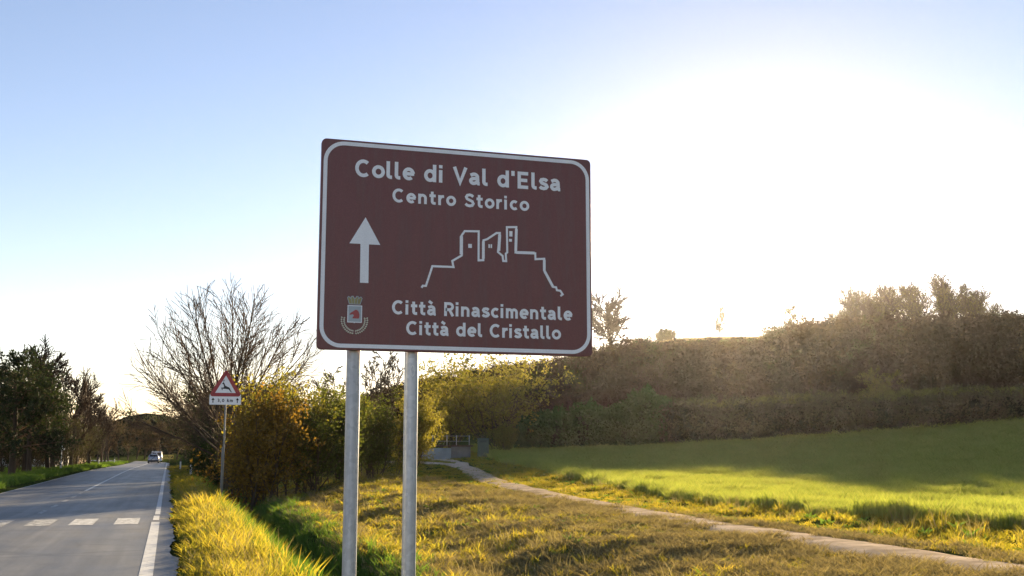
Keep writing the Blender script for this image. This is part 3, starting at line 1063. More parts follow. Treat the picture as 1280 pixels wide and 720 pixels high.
# ------------------------------------------------------------------ wood on the hillside
HS = [(5, 0.08, 0.04, 8, 0.42, 20, 50, 0.15, 0.6), (4, 0.11, 0.04, 6, 0.45, 20, 55, 0.15, 0.6), (3, 0.12, 0.02, 0, 0, 0, 0, 0, 0)]
src = []
for k in range(6):
    r_ = random.Random(200 + k)
    g = np.random.default_rng(200 + k)
    stems = []
    for j in range(4 if k < 4 else 7):
        a, t = r_.uniform(0, 6.283), R(r_.uniform(4, 30 if k < 4 else 42))
        stems.append(((r_.gauss(0, .3), r_.gauss(0, .3), -0.3), (math.cos(a) * math.sin(t), math.sin(a) * math.sin(t), math.cos(t)), r_.uniform(3.6, 5.2) if k < 4 else 2.6, 0.06))
    lv = skeleton(200 + k, stems, HS)
    v, f = merge(tubes(lv[0], 4, 0.03), tubes(lv[1] + lv[2], 3, 0.014))
    v2, f2 = leaves(along(lv[2], (5, 12, 4, 14, 12, 14)[k], (0.2, 0.25, 0.2, 0.25, 0.25, 0.25)[k], g), (0.10, 0.13, 0.10, 0.13, 0.15, 0.16)[k], g)
    me = mesh_np('hillside_tree', *merge((v, f), (v2, f2)))
    me.materials.append(M['twig_dark'])
    me.materials.append(M['leaf_hill'])
    mi = np.zeros(len(f) + len(f2), np.int32)
    mi[len(f):] = 1
    me.polygons.foreach_set('material_index', mi)
    src.append((me, None))
g2 = np.random.default_rng(77)
N = 2700
az = g2.uniform(az_of_px(330), az_of_px(1560), N)
u = g2.random(N)
size_patch = None
cr, br = np.interp(az, C_AZ, C_R), np.interp(az, B_AZ, B_R)
rr = br + 12 + (cr - br - 11) * u
px = 640 + 1385 * np.tan(az - YAW)
gap = sst(px, 800, 850) * (1 - sst(px, 955, 985))
keep = ~((gap > 0.3) & (u > 0.85))
x, y = rr * np.sin(az), rr * np.cos(az)
s = np.where(g2.random(N) < 0.4, g2.uniform(1.3, 2.1, N), g2.uniform(0.45, 0.9, N)) * (1 - 0.6 * gap * sst(u, 0.35, 0.8)) * (1 - 0.55 * sst(u, 0.6, 0.92))
top = np.interp(az, C_AZ, (C_Z - HC) / C_R) * rr + HC        # no tree hides the crest
s = np.clip(s * (1.25 - 0.5 * u), 0.18, np.maximum(0.18, (top + 1.6 * (1 - gap) + 0.3 - H(x, y)) / 6.0))
ix = np.where(s < 0.6, g2.integers(4, 6, N), g2.integers(0, 6, N))
P = np.stack([x, y, H(x, y) - 0.1], -1)[keep]
rot = np.stack([g2.normal(0, .05, N), g2.normal(0, .05, N), g2.uniform(0, 6.28, N)], -1)[keep]
scatter('hillside_wood', P, rot, np.stack([s * 1.1, s * 1.1, s], -1)[keep], ix[keep], src,
        'brown leafless wood and scrub covering the hillside under the sun', 'wood')
# single trees that stand out on the slope
def on_slope(px, py):
    D = np.arange(95, 260, 1.0)
    q = [at(px, py, d) for d in D]
    h = H([a.x for a in q], [a.y for a in q])
    k = int(np.argmax(np.array([a.z for a in q]) <= h))
    return q[k].x, q[k].y, float(h[k])


SG = 'single trees standing out on the wooded slope'
pale = tree_meshes('pale', 44, [((0, 0, 0), (-0.16, 0, 1), 8.0, 0.16)], BT, 1, 0.03)
for px, py, s_, rz, lab in ((1108, 468, 1.0, 0.0, 'pale slender trunk leaning left on the right part of the slope'),
                            (1136, 472, 0.8, 1.2, 'shorter pale trunk beside the leaning one on the slope'),
                            (728, 500, 0.9, 2.0, 'grey bare trunk on the slope right below the sign\'s corner'),
                            (752, 500, 0.8, 3.0, 'slim grey trunk on the slope above the dark hedge'),
                            (1222, 470, 0.8, 4.0, 'pale slim trunk on the slope near the photo\'s right edge')):
    x, y, z = on_slope(px, py)
    place_tree('hillside_tree', pale, (x, y, z - 0.2), s_, rz, M['bark_grey'], M['twig_dark'], None, lab, 'tree', SG)
for px, py, s_, rz, key, lm, lab in ((862, 480, 0.85, 0.0, 'bud', 'leaf_hillround', 'large rounded pale brown tree on the slope under the low crest'),
                                     (985, 482, 0.72, 1.0, 'bud', 'leaf_hillround', 'rounded brown tree on the slope under the golden notch'),
                                     (1098, 500, 0.42, 2.0, 'bud', 'leaf_olive', 'small round green shrub standing just above the bramble bank'),
                                     (1050, 498, 0.30, 3.0, 'bud', 'leaf_olive', 'smallest green shrub just above the bramble bank'),
                                     (1180, 485, 0.8, 4.0, 'bud', 'leaf_hillround', 'rounded brown tree on the slope under the crest clump'),
                                     (790, 488, 0.62, 5.0, 'bud', 'leaf_hillround', 'rounded brown tree on the slope behind the dark hedge')):
    x, y, z = on_slope(px, py)
    tr_, tw_, lf_ = shrub_meshes('bud', 51, 6.6, 13, 44, None)
    lf2 = lf_.copy()
    lf2.materials.clear()
    place_tree('hillside_tree', (tr_, tw_, lf2), (x, y, z - 0.2), s_, rz, M['bark'], M['twig_dark'], M[lm], lab, 'tree', SG)

# low dry grass along the crest where the sun breaks over
N = 2600
az = g2.uniform(az_of_px(780), az_of_px(985), N)
rr = np.interp(az, C_AZ, C_R) + g2.uniform(-22, 6, N)
x, y = rr * np.sin(az), rr * np.cos(az)
P = np.stack([x, y, H(x, y)], -1)
s = g2.uniform(1.5, 2.6, N)
scatter('crest_grass', P, np.stack([x * 0, x * 0, g2.uniform(0, 6.28, N)], -1), np.stack([s * 2.5, s * 2.5, s], -1), g2.integers(0, 3, N),
        [(m, M['grass_dry']) for m in T_lush], 'dry rough grass along the hill crest under the sun', 'grass')

# trees standing on the crest, each its own
def crest_tree(px, D, key, seed, h, spec, leaf, label, scale=1.0, rz=0, r0=0.2, lean=0.0, name='crest_tree', minr=0.055, py=400, fan=0):
    q = at(px, py, D)
    st = [((0, 0, 0), (lean, 0, 1), h, r0)]
    if fan:
        rf = random.Random(seed)
        st = []
        for j in range(fan):
            a, t = rf.uniform(0, 6.283), R(rf.uniform(3, 38))
            st.append(((rf.gauss(0, .5), rf.gauss(0, .5), 0), (math.cos(a) * math.sin(t), math.sin(a) * math.sin(t), math.cos(t)), h * rf.uniform(.75, 1.05), r0))
    ms = tree_meshes(key, seed, st, spec, 1, minr, 6, leaf)
    return place_tree(name, ms, (q.x, q.y, Hs(q.x, q.y) - 0.2), scale, rz, M['bark'], M['twig_dark'], M['leaf_crest'], label, 'tree', 'trees on the hill crest')


OVAL = [(6, 0.05, 0.02, 13, 0.55, 25, 60, 0.18, 0.55), (5, 0.09, 0.05, 7, 0.5, 20, 55, 0.2, 0.6), (4, 0.1, 0.04, 6, 0.5, 20, 55, 0.15, 0.6), (3, 0.12, 0.02, 0, 0, 0, 0, 0, 0)]
crest_tree(764, 246, 'bare_round', 81, 8.5, [(6, 0.05, 0.02, 13, 0.6, 22, 62, 0.2, 0.6), (5, 0.09, 0.03, 8, 0.5, 20, 55, 0.2, 0.65), (4, 0.1, 0.03, 6, 0.5, 20, 55, 0.15, 0.7), (3, 0.12, 0.02, 0, 0, 0, 0, 0, 0)],
           None, 'round bare tree on the crest right beside the brown sign', 1.2, 0, 0.4, minr=0.10)
FEA = [(6, 0.05, 0.03, 11, 0.42, 18, 45, 0.12, 0.6), (5, 0.08, 0.05, 7, 0.48, 18, 45, 0.15, 0.6), (3, 0.1, 0.03, 0, 0, 0, 0, 0, 0)]
LF = (5, 0.22, 0.13)
crest_tree(1078, 202, 'cr1', 82, 6.4, FEA, LF, 'feathery crest tree at the left end of the leafy clump', 1.15, 0, .11, fan=9)
crest_tree(1108, 202, 'cr2', 83, 6.6, FEA, LF, 'second feathery tree of the crest clump, beside the leftmost', 1.15, 1, .11, fan=9)
crest_tree(1146, 198, 'cr1', 82, 6.4, FEA, LF, 'middle tree of the leafy clump on the crest', 1.2, 2, .11, fan=9)
crest_tree(1184, 196, 'cr2', 83, 6.6, FEA, LF, 'tallest tree of the leafy clump on the crest', 1.28, 3, .11, fan=9)
crest_tree(1215, 195, 'cr1', 82, 6.4, FEA, LF, 'crest tree at the right side of the tallest one', 1.05, 4, .11, fan=9)
crest_tree(1243, 193, 'cr2', 83, 6.6, FEA, LF, 'smallest crest tree at the right end of the leafy clump', 0.6, 5, .11, fan=9)
crest_tree(1052, 204, 'cr2', 83, 6.6, FEA, LF, 'low tree at the left foot of the leafy crest clump', 0.6, 5, .11, fan=9)
SLIM = [(6, 0.05, 0.02, 16, 0.22, 25, 50, 0.15, 0.5), (4, 0.1, 0.08, 5, 0.5, 20, 50, 0.2, 0.6), (3, 0.1, 0.02, 0, 0, 0, 0, 0, 0)]
crest_tree(899, 268, 'sap1', 85, 7.2, SLIM, (4, 0.2, 0.24), 'slender sapling standing alone on the low crest', 0.95, 0, 0.1)
crest_tree(998, 232, 'sap2', 86, 7.6, SLIM, (6, 0.2, 0.24), 'leaning slender tree at the golden notch of the crest', 1.1, 0, 0.1, -0.12)
crest_tree(832, 270, 'cr3', 87, 3.0, FEA, (6, 0.2, 0.2), 'low bushy tree on the crest between bare tree and sapling', 1.0, 0, 0.1, fan=9)

# ------------------------------------------------------------------ trees along the left of the road
q = at(14, 597, 64)
ms = tree_meshes('ever', 91, [((0, 0, 0), (0, 0, 1), 6.0, 0.2)],
                 [(6, 0.03, 0.02, 20, 0.40, 45, 85, 0.24, 0.5), (5, 0.09, 0.05, 8, 0.5, 25, 60, 0.15, 0.6), (4, 0.1, 0.03, 5, 0.5, 25, 60, 0.1, 0.6), (3, 0.1, 0, 0, 0, 0, 0, 0, 0)],
                 1, 0.008, 7, (11, 0.12, 0.085))
place_tree('evergreen_tree', ms, (q.x, q.y, Hs(q.x, q.y) - 0.1), 1.06, 0, M['bark'], M['twig'], M['leaf_ever'],
           'dark dense evergreen tree at the left edge of the photo', 'tree', squash=1.05)
q = at(52, 590, 74)
place_tree('evergreen_tree', ms, (q.x - 0.8, q.y, Hs(q.x, q.y) - 0.1), 1.0, 2, M['bark'], M['twig'], M['leaf_ever'],
           'dark evergreen tree behind the white-footed roadside pole', 'tree')
UPR = [(6, 0.05, 0.02, 14, 0.45, 20, 45, 0.18, 0.5), (5, 0.08, 0.06, 8, 0.5, 15, 45, 0.15, 0.6), (4, 0.1, 0.05, 6, 0.5, 15, 50, 0.15, 0.6), (3, 0.1, 0.02, 0, 0, 0, 0, 0, 0)]
mA = tree_meshes('rowA', 95, [((0, 0, 0), (0.02, 0, 1), 6.6, 0.17)], UPR, 1, 0.026)
mB = tree_meshes('rowB', 96, [((0, 0, 0), (-0.02, 0, 1), 6.4, 0.17)], UPR, 1, 0.026)
mC = tree_meshes('rowC', 97, [((0, 0, 0), (0, 0.03, 1), 6.2, 0.16)], UPR, 1, 0.035, 6, (3, 0.12, 0.12))
ORD = ['nearest', 'second', 'third', 'fourth', 'fifth', 'sixth', 'seventh', 'eighth', 'ninth']
for k, (x, y, s) in enumerate([(-9.6, 84, .93), (-8.9, 93, 1.0), (-9.4, 102, .96), (-8.8, 112, 1.0), (-9.2, 124, .95), (-8.8, 137, .92), (-9.5, 150, .9), (-8.9, 165, .9), (-9.3, 180, .9)]):
    place_tree('roadside_tree', (mA, mB)[k % 2], (x, y, Hs(x, y) - 0.1), s * 1.16, k * 1.7, M['bark'], M['twig_dark'], None,
               'bare roadside tree left of the road, %s beyond the dark evergreens' % ORD[k], 'tree', 'bare trees in a row left of the road')
RUS = ['first'] + ORD[1:] + ['tenth', 'eleventh', 'twelfth']
for k, (px, D, s) in enumerate([(122, 215, 1.05), (136, 205, 1.0), (149, 225, .95), (160, 235, 1.0), (171, 245, 1.0), (181, 250, .95), (191, 255, 1.0), (201, 250, .98), (211, 245, .95), (221, 240, 1.0), (232, 225, 1.0), (243, 190, 1.0)]):
    q = at(px, 566, D)
    place_tree('far_tree', mC, (q.x, q.y, Hs(q.x, q.y) - 0.2), s * 1.12, k * 1.3, M['bark'], M['twig_warm'], M['leaf_bramble'],
               'russet bare tree in the far row closing the road\'s bend, %s from the left' % RUS[k], 'tree', 'russet trees closing the bend')
# undergrowth on the left
for k, (px, D, s) in enumerate([(4, 74, .85), (30, 78, .9), (46, 82, .9), (60, 86, .9), (74, 92, .9), (86, 96, 1), (95, 104, 1), (103, 112, 1), (112, 122, 1), (120, 135, 1)]):
    q = at(px, 585, D)
    q.x -= 1.6
    place_tree('undergrowth_shrub', shrub_meshes('brown2', 29, 4.6, 14, 30, None), (q.x, q.y, Hs(q.x, q.y) - 0.1), s, k, M['bark'], M['twig'], M['leaf_bramble'],
               'dark brown undergrowth shrub behind the left roadside trees, %s from the photo\'s left edge' % (['first'] + ORD[1:] + ['tenth'])[k], 'shrub', 'undergrowth behind the left trees')

# far wooded hill at the end of the road
def far_hill():
    n, m_ = 60, 24
    V = []
    for j in range(m_):
        for i in range(n):
            x, y = -220 + 330 * i / (n - 1), 300 + 160 * j / (m_ - 1)
            cx, cy = -8, 370
            h = 13 * math.exp(-((x - cx) / 20) ** 2 - ((y - cy) / 45) ** 2) + 8 * math.exp(-((x - 45) / 45) ** 2 - ((y - cy) / 50) ** 2) \
                + 4 * math.exp(-((x + 100) / 70) ** 2 - ((y - cy) / 50) ** 2)
            V.append((x, y, h * 0.9 - 1.0))
    F = [(j * n + i, j * n + i + 1, (j + 1) * n + i + 1, (j + 1) * n + i) for j in range(m_ - 1) for i in range(n - 1)]
    return np.array(V), np.array(F)


fv, ff = far_hill()
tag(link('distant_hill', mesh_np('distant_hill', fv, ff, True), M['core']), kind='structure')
g4 = np.random.default_rng(9)
lumps = []
sel = fv[(fv[:, 1] < 385) & (fv[:, 2] > 0)]
for k in range(420):
    q = sel[g4.integers(len(sel))]
    s = g4.uniform(1.2, 2.4)
    lumps.append((q[0] + g4.normal(0, 3), q[1] + g4.normal(0, 4), q[2] + 0.5, s * 1.2, s * 1.2, s))
c = blob_cloud(g4, lumps, 60000, 0.4)
o = link('distant_wood', mesh_np('distant_wood', *leaves(c, 0.28, g4)), M['leaf_ever'])
tag(o, 'dark wooded knoll far beyond the end of the road', 'wood', kind='stuff')

# ------------------------------------------------------------------ lettering drawn with strokes
def arc(cx, cy, rx, ry, a0, a1, n=14):
    return [(cx + rx * math.cos(R(a0 + (a1 - a0) * i / n)), cy + ry * math.sin(R(a0 + (a1 - a0) * i / n))) for i in range(n + 1)]


A_ = [[(.09, .57)] + arc(.28, .45, .19, .195, 125, 20, 6) + [(.47, .3), (.47, .16), (.51, .1), (.58, .1)],
      [(.47, .39), (.27, .385)] + arc(.25, .24, .145, .14, 100, 285, 8) + [(.38, .14), (.47, .24)]]
GLYPH = {
    'C': ([arc(.42, .5, .32, .41, 48, 312, 20)], .80), 'o': ([arc(.33, .37, .235, .275, 0, 360, 22)], .66),
    'l': ([[(.11, 1.02), (.11, .24)] + arc(.24, .23, .13, .13, 180, 270, 4)[1:] + [(.31, .1)]], .37),
    'e': ([[(.12, .375), (.60, .375)], arc(.32, .37, .225, .275, 4, 312, 18)], .65),
    'd': ([arc(.31, .37, .22, .275, 0, 360, 20), [(.54, 1.02), (.54, 0)]], .70),
    'i': ([[(.11, .74), (.11, 0)], [(.11, 1.03), (.11, .84)]], .30), 'V': ([[(.07, 1), (.37, .09), (.67, 1)]], .78),
    'a': (A_, .64), 'à': (A_ + [[(.12, 1.04), (.34, .86)]], .64), "'": ([[(.1, 1.02), (.1, .72)]], .28),
    'E': ([[(.6, .91), (.11, .91), (.11, .09), (.6, .09)], [(.11, .5), (.55, .5)]], .70),
    's': ([[(.47, .55), (.39, .625), (.28, .645), (.16, .62), (.115, .53), (.17, .43), (.29, .38), (.42, .32), (.465, .22), (.4, .13), (.28, .095), (.15, .12), (.07, .2)]], .57),
    'n': ([[(.11, .74), (.11, 0)], [(.11, .42)] + arc(.3, .44, .19, .2, 160, 0, 9) + [(.49, 0)]], .64),
    't': ([[(.19, .95), (.19, .24)] + arc(.32, .23, .13, .13, 180, 270, 4)[1:] + [(.42, .1)], [(.01, .65), (.42, .65)]], .47),
    'r': ([[(.11, .74), (.11, 0)], [(.11, .4), (.16, .55), (.26, .64), (.4, .65)]], .44),
    'S': ([[(.58, .78), (.48, .88), (.34, .91), (.19, .87), (.12, .74), (.18, .6), (.34, .52), (.52, .43), (.59, .28), (.52, .14), (.35, .09), (.18, .13), (.07, .24)]], .69),
    'c': ([arc(.32, .37, .225, .275, 48, 312, 16)], .58),
    'R': ([[(.11, 0), (.11, .91), (.36, .91)] + arc(.36, .69, .21, .22, 90, -90, 9)[1:] + [(.11, .47)], [(.36, .47), (.6, 0)]], .70),
    'm': ([[(.11, .74), (.11, 0)], [(.11, .44)] + arc(.27, .46, .16, .185, 160, 0, 8) + [(.43, 0)], [(.43, .44)] + arc(.59, .46, .16, .185, 160, 0, 8) + [(.75, 0)]], .90),
    '3': ([[(.1, .86)] + arc(.28, .7, .21, .21, 110, -80, 8) + arc(.28, .3, .24, .21, 80, -120, 9)], .62), ',': ([[(.12, .16), (.12, .02), (.05, -.12)]], .3),
    '0': ([arc(.32, .5, .22, .41, 0, 360, 20)], .66), 'k': ([[(.11, 1.02), (.11, 0)], [(.47, .74), (.14, .33)], [(.24, .44), (.52, 0)]], .58), ' ': ([], .36)}


def thick(pts, w, z):
    """polyline drawn out to width w, mitred"""
    P = [Vector((x, y)) for x, y in pts]
    closed = (P[0] - P[-1]).length < 1e-4
    if closed: P = P[:-1]
    n = len(P)
    V = []
    for i in range(n):
        a = P[i - 1] if (i > 0 or closed) else None
        b = P[(i + 1) % n] if (i < n - 1 or closed) else None
        d1 = (P[i] - a).normalized() if a is not None else None
        d2 = (b - P[i]).normalized() if b is not None else None
        d1, d2 = d1 or d2, d2 or d1
        n1, n2 = Vector((-d1.y, d1.x)), Vector((-d2.y, d2.x))
        m = (n1 + n2)
        m = m.normalized() if m.length > 1e-5 else n1
        k = min(1 / max(m.dot(n1), 0.35), 2.2)
        V += [(*(P[i] + m * w / 2 * k), z), (*(P[i] - m * w / 2 * k), z)]
    F = [(2 * i, 2 * i + 1, (2 * i + 3) % (2 * n), (2 * i + 2) % (2 * n)) for i in range(n if closed else n - 1)]
    return V, F


def strokes_mesh(name, polys):
    """flat strokes (points, width) in sign millimetres: x right, z up, facing -y"""
    mb = MB()
    for k, (pts, w) in enumerate(polys):
        v, f = thick(pts, w, 0)
        mb.add([(x / 1000, -(k % 7) * 0.00012, y / 1000) for x, y, _ in v], f)
    return mb.mesh(name)


def lettering(text, x, y, cap, width, w=0.2):
    nat = sum(GLYPH[c][1] for c in text) * cap
    sx = min(width / nat, 1.13)
    track = (width - nat * sx) / max(1, len(text) - 1)
    out, words = [], []
    for c in text:
        st, adv = GLYPH[c]
        if c == ' ':
            words.append(out)
            out = []
        for s in st:
            out.append(([(x + px * cap * sx, y + py * cap) for px, py in s], w * cap))
        x += adv * cap * sx + track
    return words + [out]


def round_rect(x0, x1, y0, y1, r, n=8):
    p = []
    for cx, cy, a in ((x1 - r, y1 - r, 0), (x0 + r, y1 - r, 90), (x0 + r, y0 + r, 180), (x1 - r, y0 + r, 270)):
        p += arc(cx, cy, r, r, a, a + 90, n)
    return p


def flat_poly(name, pts, mat, parent, y):
    mb = MB()
    mb.add([(a / 1000, 0, b / 1000) for a, b in pts], [tuple(range(len(pts)))])
    me = mb.mesh(name)
    return link(name, me, mat, parent, (0, y, 0))


def foil(name, col, rough=0.35, var=0.06, dirt=0.30):
    """retro-reflective sheeting with fine honeycomb grain and rain streaks"""
    m, nt, out = new_mat(name)
    b = nt.nodes.new('ShaderNodeBsdfPrincipled')
    tc = nt.nodes.new('ShaderNodeTexCoord')
    v = nt.nodes.new('ShaderNodeTexVoronoi')
    v.inputs['Scale'].default_value = 260
    nt.links.new(tc.outputs['Object'], v.inputs['Vector'])
    c = ramp(nt, v.outputs['Distance'], [(0.0, tuple(q * (1 - var) for q in col)), (0.8, tuple(min(1, q * (1 + var)) for q in col))])
    streak = noise(nt, 3, 6, stretch=(6, 1, 0.8), rough=0.65)
    c = mixc(nt, ramp(nt, streak, [(0.45, (0, 0, 0)), (0.85, (dirt, dirt, dirt))]), c, (0.16, 0.13, 0.12))
    nt.links.new(c, b.inputs['Base Color'])
    nt.links.new(ramp(nt, streak, [(0.3, (rough, rough, rough)), (0.8, (rough + .2,) * 3)]), b.inputs['Roughness'])
    nt.links.new(b.outputs[0], out.inputs[0])
    return m


M['brown_foil'] = foil('brown_sheeting', (0.168, 0.052, 0.048), 0.32, 0.14, 0.5)
M['white_foil'] = foil('white_sheeting', (0.88, 0.89, 0.92), dirt=0.10)
M['red_foil'] = foil('red_sheeting', (0.36, 0.03, 0.04))
M['black_ink'] = paint('black_ink', (0.012, 0.012, 0.014), 0.5, 0.1)
M['gold_ink'] = foil('gold_ink', (0.34, 0.30, 0.12))
M['horse_red'] = foil('horse_red_ink', (0.42, 0.07, 0.07))
M['wreath'] = foil('wreath_ink', (0.60, 0.58, 0.46))
M['shield_blue'] = foil('shield_pale_ink', (0.42, 0.48, 0.52))
def galv_mat():
    m, nt, out = new_mat('galvanised_steel')
    b = nt.nodes.new('ShaderNodeBsdfPrincipled')
    tc = nt.nodes.new('ShaderNodeTexCoord')
    v = nt.nodes.new('ShaderNodeTexVoronoi')
    v.inputs['Scale'].default_value = 55
    nt.links.new(tc.outputs['Object'], v.inputs['Vector'])
    sp = nt.nodes.new('ShaderNodeSeparateColor')
    nt.links.new(v.outputs['Color'], sp.inputs[0])
    c = ramp(nt, sp.outputs[0], [(0, (0.46, 0.48, 0.51)), (1, (0.58, 0.60, 0.63))])
    st = noise(nt, 2.5, 7, stretch=(9, 9, 0.7), rough=0.7)
    c = mixc(nt, ramp(nt, st, [(0.5, (0, 0, 0)), (0.8, (0.5, 0.5, 0.5))]), c, (0.28, 0.28, 0.28))
    nt.links.new(c, b.inputs['Base Color'])
    b.inputs['Metallic'].default_value = 0.6
    nt.links.new(ramp(nt, st, [(0.3, (0.34, 0.34, 0.34)), (0.8, (0.62, 0.62, 0.62))]), b.inputs['Roughness'])
    nt.links.new(b.outputs[0], out.inputs[0])
    return m


M['galv'] = galv_mat()
M['dull_steel'] = paint('weathered_steel', (0.22, 0.225, 0.22), 0.75, 0.25, 4, metal=0.2, spec=0.3, stretch=(6, 6, 0.5))
M['alu_back'] = paint('dull_aluminium', (0.30, 0.31, 0.32), 0.5, 0.15, 5, metal=0.6)
M['concrete'] = paint('concrete', (0.16, 0.16, 0.155), 0.9, 0.2, 3, bump=0.3)
M['concrete_pale'] = paint('painted_concrete', (0.24, 0.28, 0.29), 0.8, 0.15, 2, bump=0.2)
M['cab_green'] = paint('cabinet_green_grey', (0.085, 0.115, 0.09), 0.6, 0.15, 3, spec=0.2)
M['plastic_white'] = paint('white_plastic', (0.7, 0.7, 0.68), 0.5, 0.08, 6)
M['plastic_black'] = paint('black_band', (0.02, 0.02, 0.02), 0.5, 0.1)
M['rust'] = paint('rusty_iron', (0.10, 0.06, 0.045), 0.8, 0.35, 7)

# ------------------------------------------------------------------ brown town sign
SW, SH, SX, SYY, SZ = 1.25, 0.922, 0.5776, 4.657, 2.070
sign = empty('town_sign', (SX, SYY, Hs(1.1, 4.7)))
tag(sign, 'large brown tourist sign to Colle di Val d\'Elsa on two steel posts', 'sign')
z0 = SZ - sign.location.z
mb = MB()
mb.prism([(a / 1000, b / 1000) for a, b in round_rect(0, 1250, 0, 922, 22, 5)], 0.0, 0.024)
panel = mb.build('panel', M['brown_foil'], sign, bevel=0.003, loc=(0, 0, z0))
fr = -0.0016
link('border', strokes_mesh('border', [(round_rect(18, 1232, 18, 904, 82, 10) + [round_rect(18, 1232, 18, 904, 82, 10)[0]], 17)]), M['white_foil'], panel, (0, fr, 0))
for text, x, y, cap, wd in (("Colle di Val d'Elsa", 146, 760, 78, 957), ('Centro Storico', 313, 657, 62, 634), ('Città Rinascimentale', 319, 161, 61, 835), ('Città del Cristallo', 383, 73, 60, 714)):
    for word in lettering(text, x, y, cap, wd, 0.205):
        link('lettering', strokes_mesh('lettering', word), M['white_foil'], panel, (0, fr, 0))
flat_poly('arrow', [(178, 292), (215, 292), (214, 462), (264, 462), (197, 581), (129, 462), (177, 462)], M['white_foil'], panel, fr)
castle = [(449, 282), (455, 291), (469, 291), (497, 380), (593, 381), (587, 408), (630, 435), (628, 524), (643, 546), (708, 549), (708, 417), (730, 419), (730, 509), (747, 515), (791, 546), (807, 547), (798, 460), (820, 443), (823, 420), (837, 420), (835, 454), (842, 460), (840, 576), (885, 579), (881, 462), (975, 463), (976, 436), (1018, 440), (1018, 384), (1058, 313), (1075, 311), (1078, 298), (1095, 296), (1106, 280), (1095, 272)]
st = [(castle, 9.5), ([(628, 440), (628, 522)], 15), ([(730, 425), (730, 505)], 13), ([(802, 465), (806, 540)], 14), ([(882, 470), (885, 570)], 13), ([(884, 462), (972, 464)], 13),
      ([(668, 471), (668, 489)], 17), ([(757, 476), (757, 493)], 7), ([(767, 476), (767, 493)], 7), ([(859, 534), (859, 559)], 15), ([(857, 510), (857, 523)], 14), ([(1018, 384), (1018, 436)], 13), ([(1020, 382), (1058, 315)], 13)]
link('townscape_drawing', strokes_mesh('townscape', st), M['white_foil'], panel, (0, fr, 0))
# coat of arms
cr = [(134, 198), (181, 198), (189, 224), (184, 230), (178, 227), (175, 222), (172, 231), (165, 232), (162, 224), (153, 224), (150, 232), (143, 231), (140, 222), (136, 227), (130, 230), (126, 224)]
flat_poly('crown', cr, M['gold_ink'], panel, fr)
link('crown_outline', strokes_mesh('crown_outline', [(cr + [cr[0]], 3)] + [([(x, 200), (x + (x - 157) * .25, 222)], 2) for x in (146, 157, 168)]), M['shield_blue'], panel, (0, fr - .0007, 0))
flat_poly('shield', [(127, 118), (154, 118), (157, 115), (160, 118), (190, 118), (190, 193), (127, 193)], M['white_foil'], panel, fr)
flat_poly('shield_field', [(131, 122), (186, 122), (186, 189), (131, 189)], M['shield_blue'], panel, fr - .0004)
flat_poly('horse_head', [(149, 136), (176, 136), (179, 144), (179, 154), (175, 166), (168, 173), (161, 174), (152, 167), (142, 161), (136, 154), (137, 151), (143, 152), (149, 154), (154, 151), (154, 146), (149, 140)], M['horse_red'], panel, fr - .0008)
wr = []
for k in range(22):
    t = R(172 + (368 - 172) * k / 21.0)
    x, y = 158 + 50 * math.cos(t), 128 + 51 * math.sin(t)
    for sgn in (-1, 1):
        dx, dy = -math.sin(t), math.cos(t)
        if k < 11: dx, dy = -dx, -dy
        ox, oy = math.cos(t) * sgn * 3.0, math.sin(t) * sgn * 3.0
        wr.append(([(x + ox, y + oy), (x + ox * 2.6 + dx * 6, y + oy * 2.6 + dy * 6)], 5.6))
link('laurel_wreath', strokes_mesh('laurel_wreath', wr), M['wreath'], panel, (0, fr, 0))
for k, px_ in enumerate((167, 421)):
    x = px_ / 1000.0
    po = MB().tube((x, 0.058, -0.3), (x, 0.058, z0 + 0.86), 0.030, 24).build('post', M['galv'], sign, True)
    es = po.modifiers.new('edge', 'EDGE_SPLIT')
    es.split_angle = R(50)
    if k == 1:
        zs_ = at(517, 466, 4.9).z - sign.location.z
        ov = MB()
        ring = [(x + 0.011 * math.cos(t), 0.058 - math.sqrt(0.0306 ** 2 - (0.011 * math.cos(t)) ** 2), zs_ + 0.026 * math.sin(t)) for t in [i * math.pi / 8 for i in range(16)]]
        ov.add(ring, [tuple(range(16))])
        ov.build('sticker', M['plastic_white'], po)
    for zz in (0.12, 0.46, 0.80):
        cl = MB()
        cl.box(x - 0.052, x + 0.052, 0.0245, 0.0285, z0 + zz - .02, z0 + zz + .02)
        cl.box(x - 0.036, x + 0.036, 0.0885, 0.0925, z0 + zz - .02, z0 + zz + .02)
        cl.box(x - 0.036, x - 0.0325, 0.0285, 0.0885, z0 + zz - .02, z0 + zz + .02)
        cl.box(x + 0.0325, x + 0.036, 0.0285, 0.0885, z0 + zz - .02, z0 + zz + .02)
        cl.build('clamp', M['galv'], po)
for zz in (0.12, 0.46, 0.80):
    MB().box(0.03, 1.22, 0.0242, 0.0248, z0 + zz - .012, z0 + zz + .012).build('back_rail', M['alu_back'], sign)

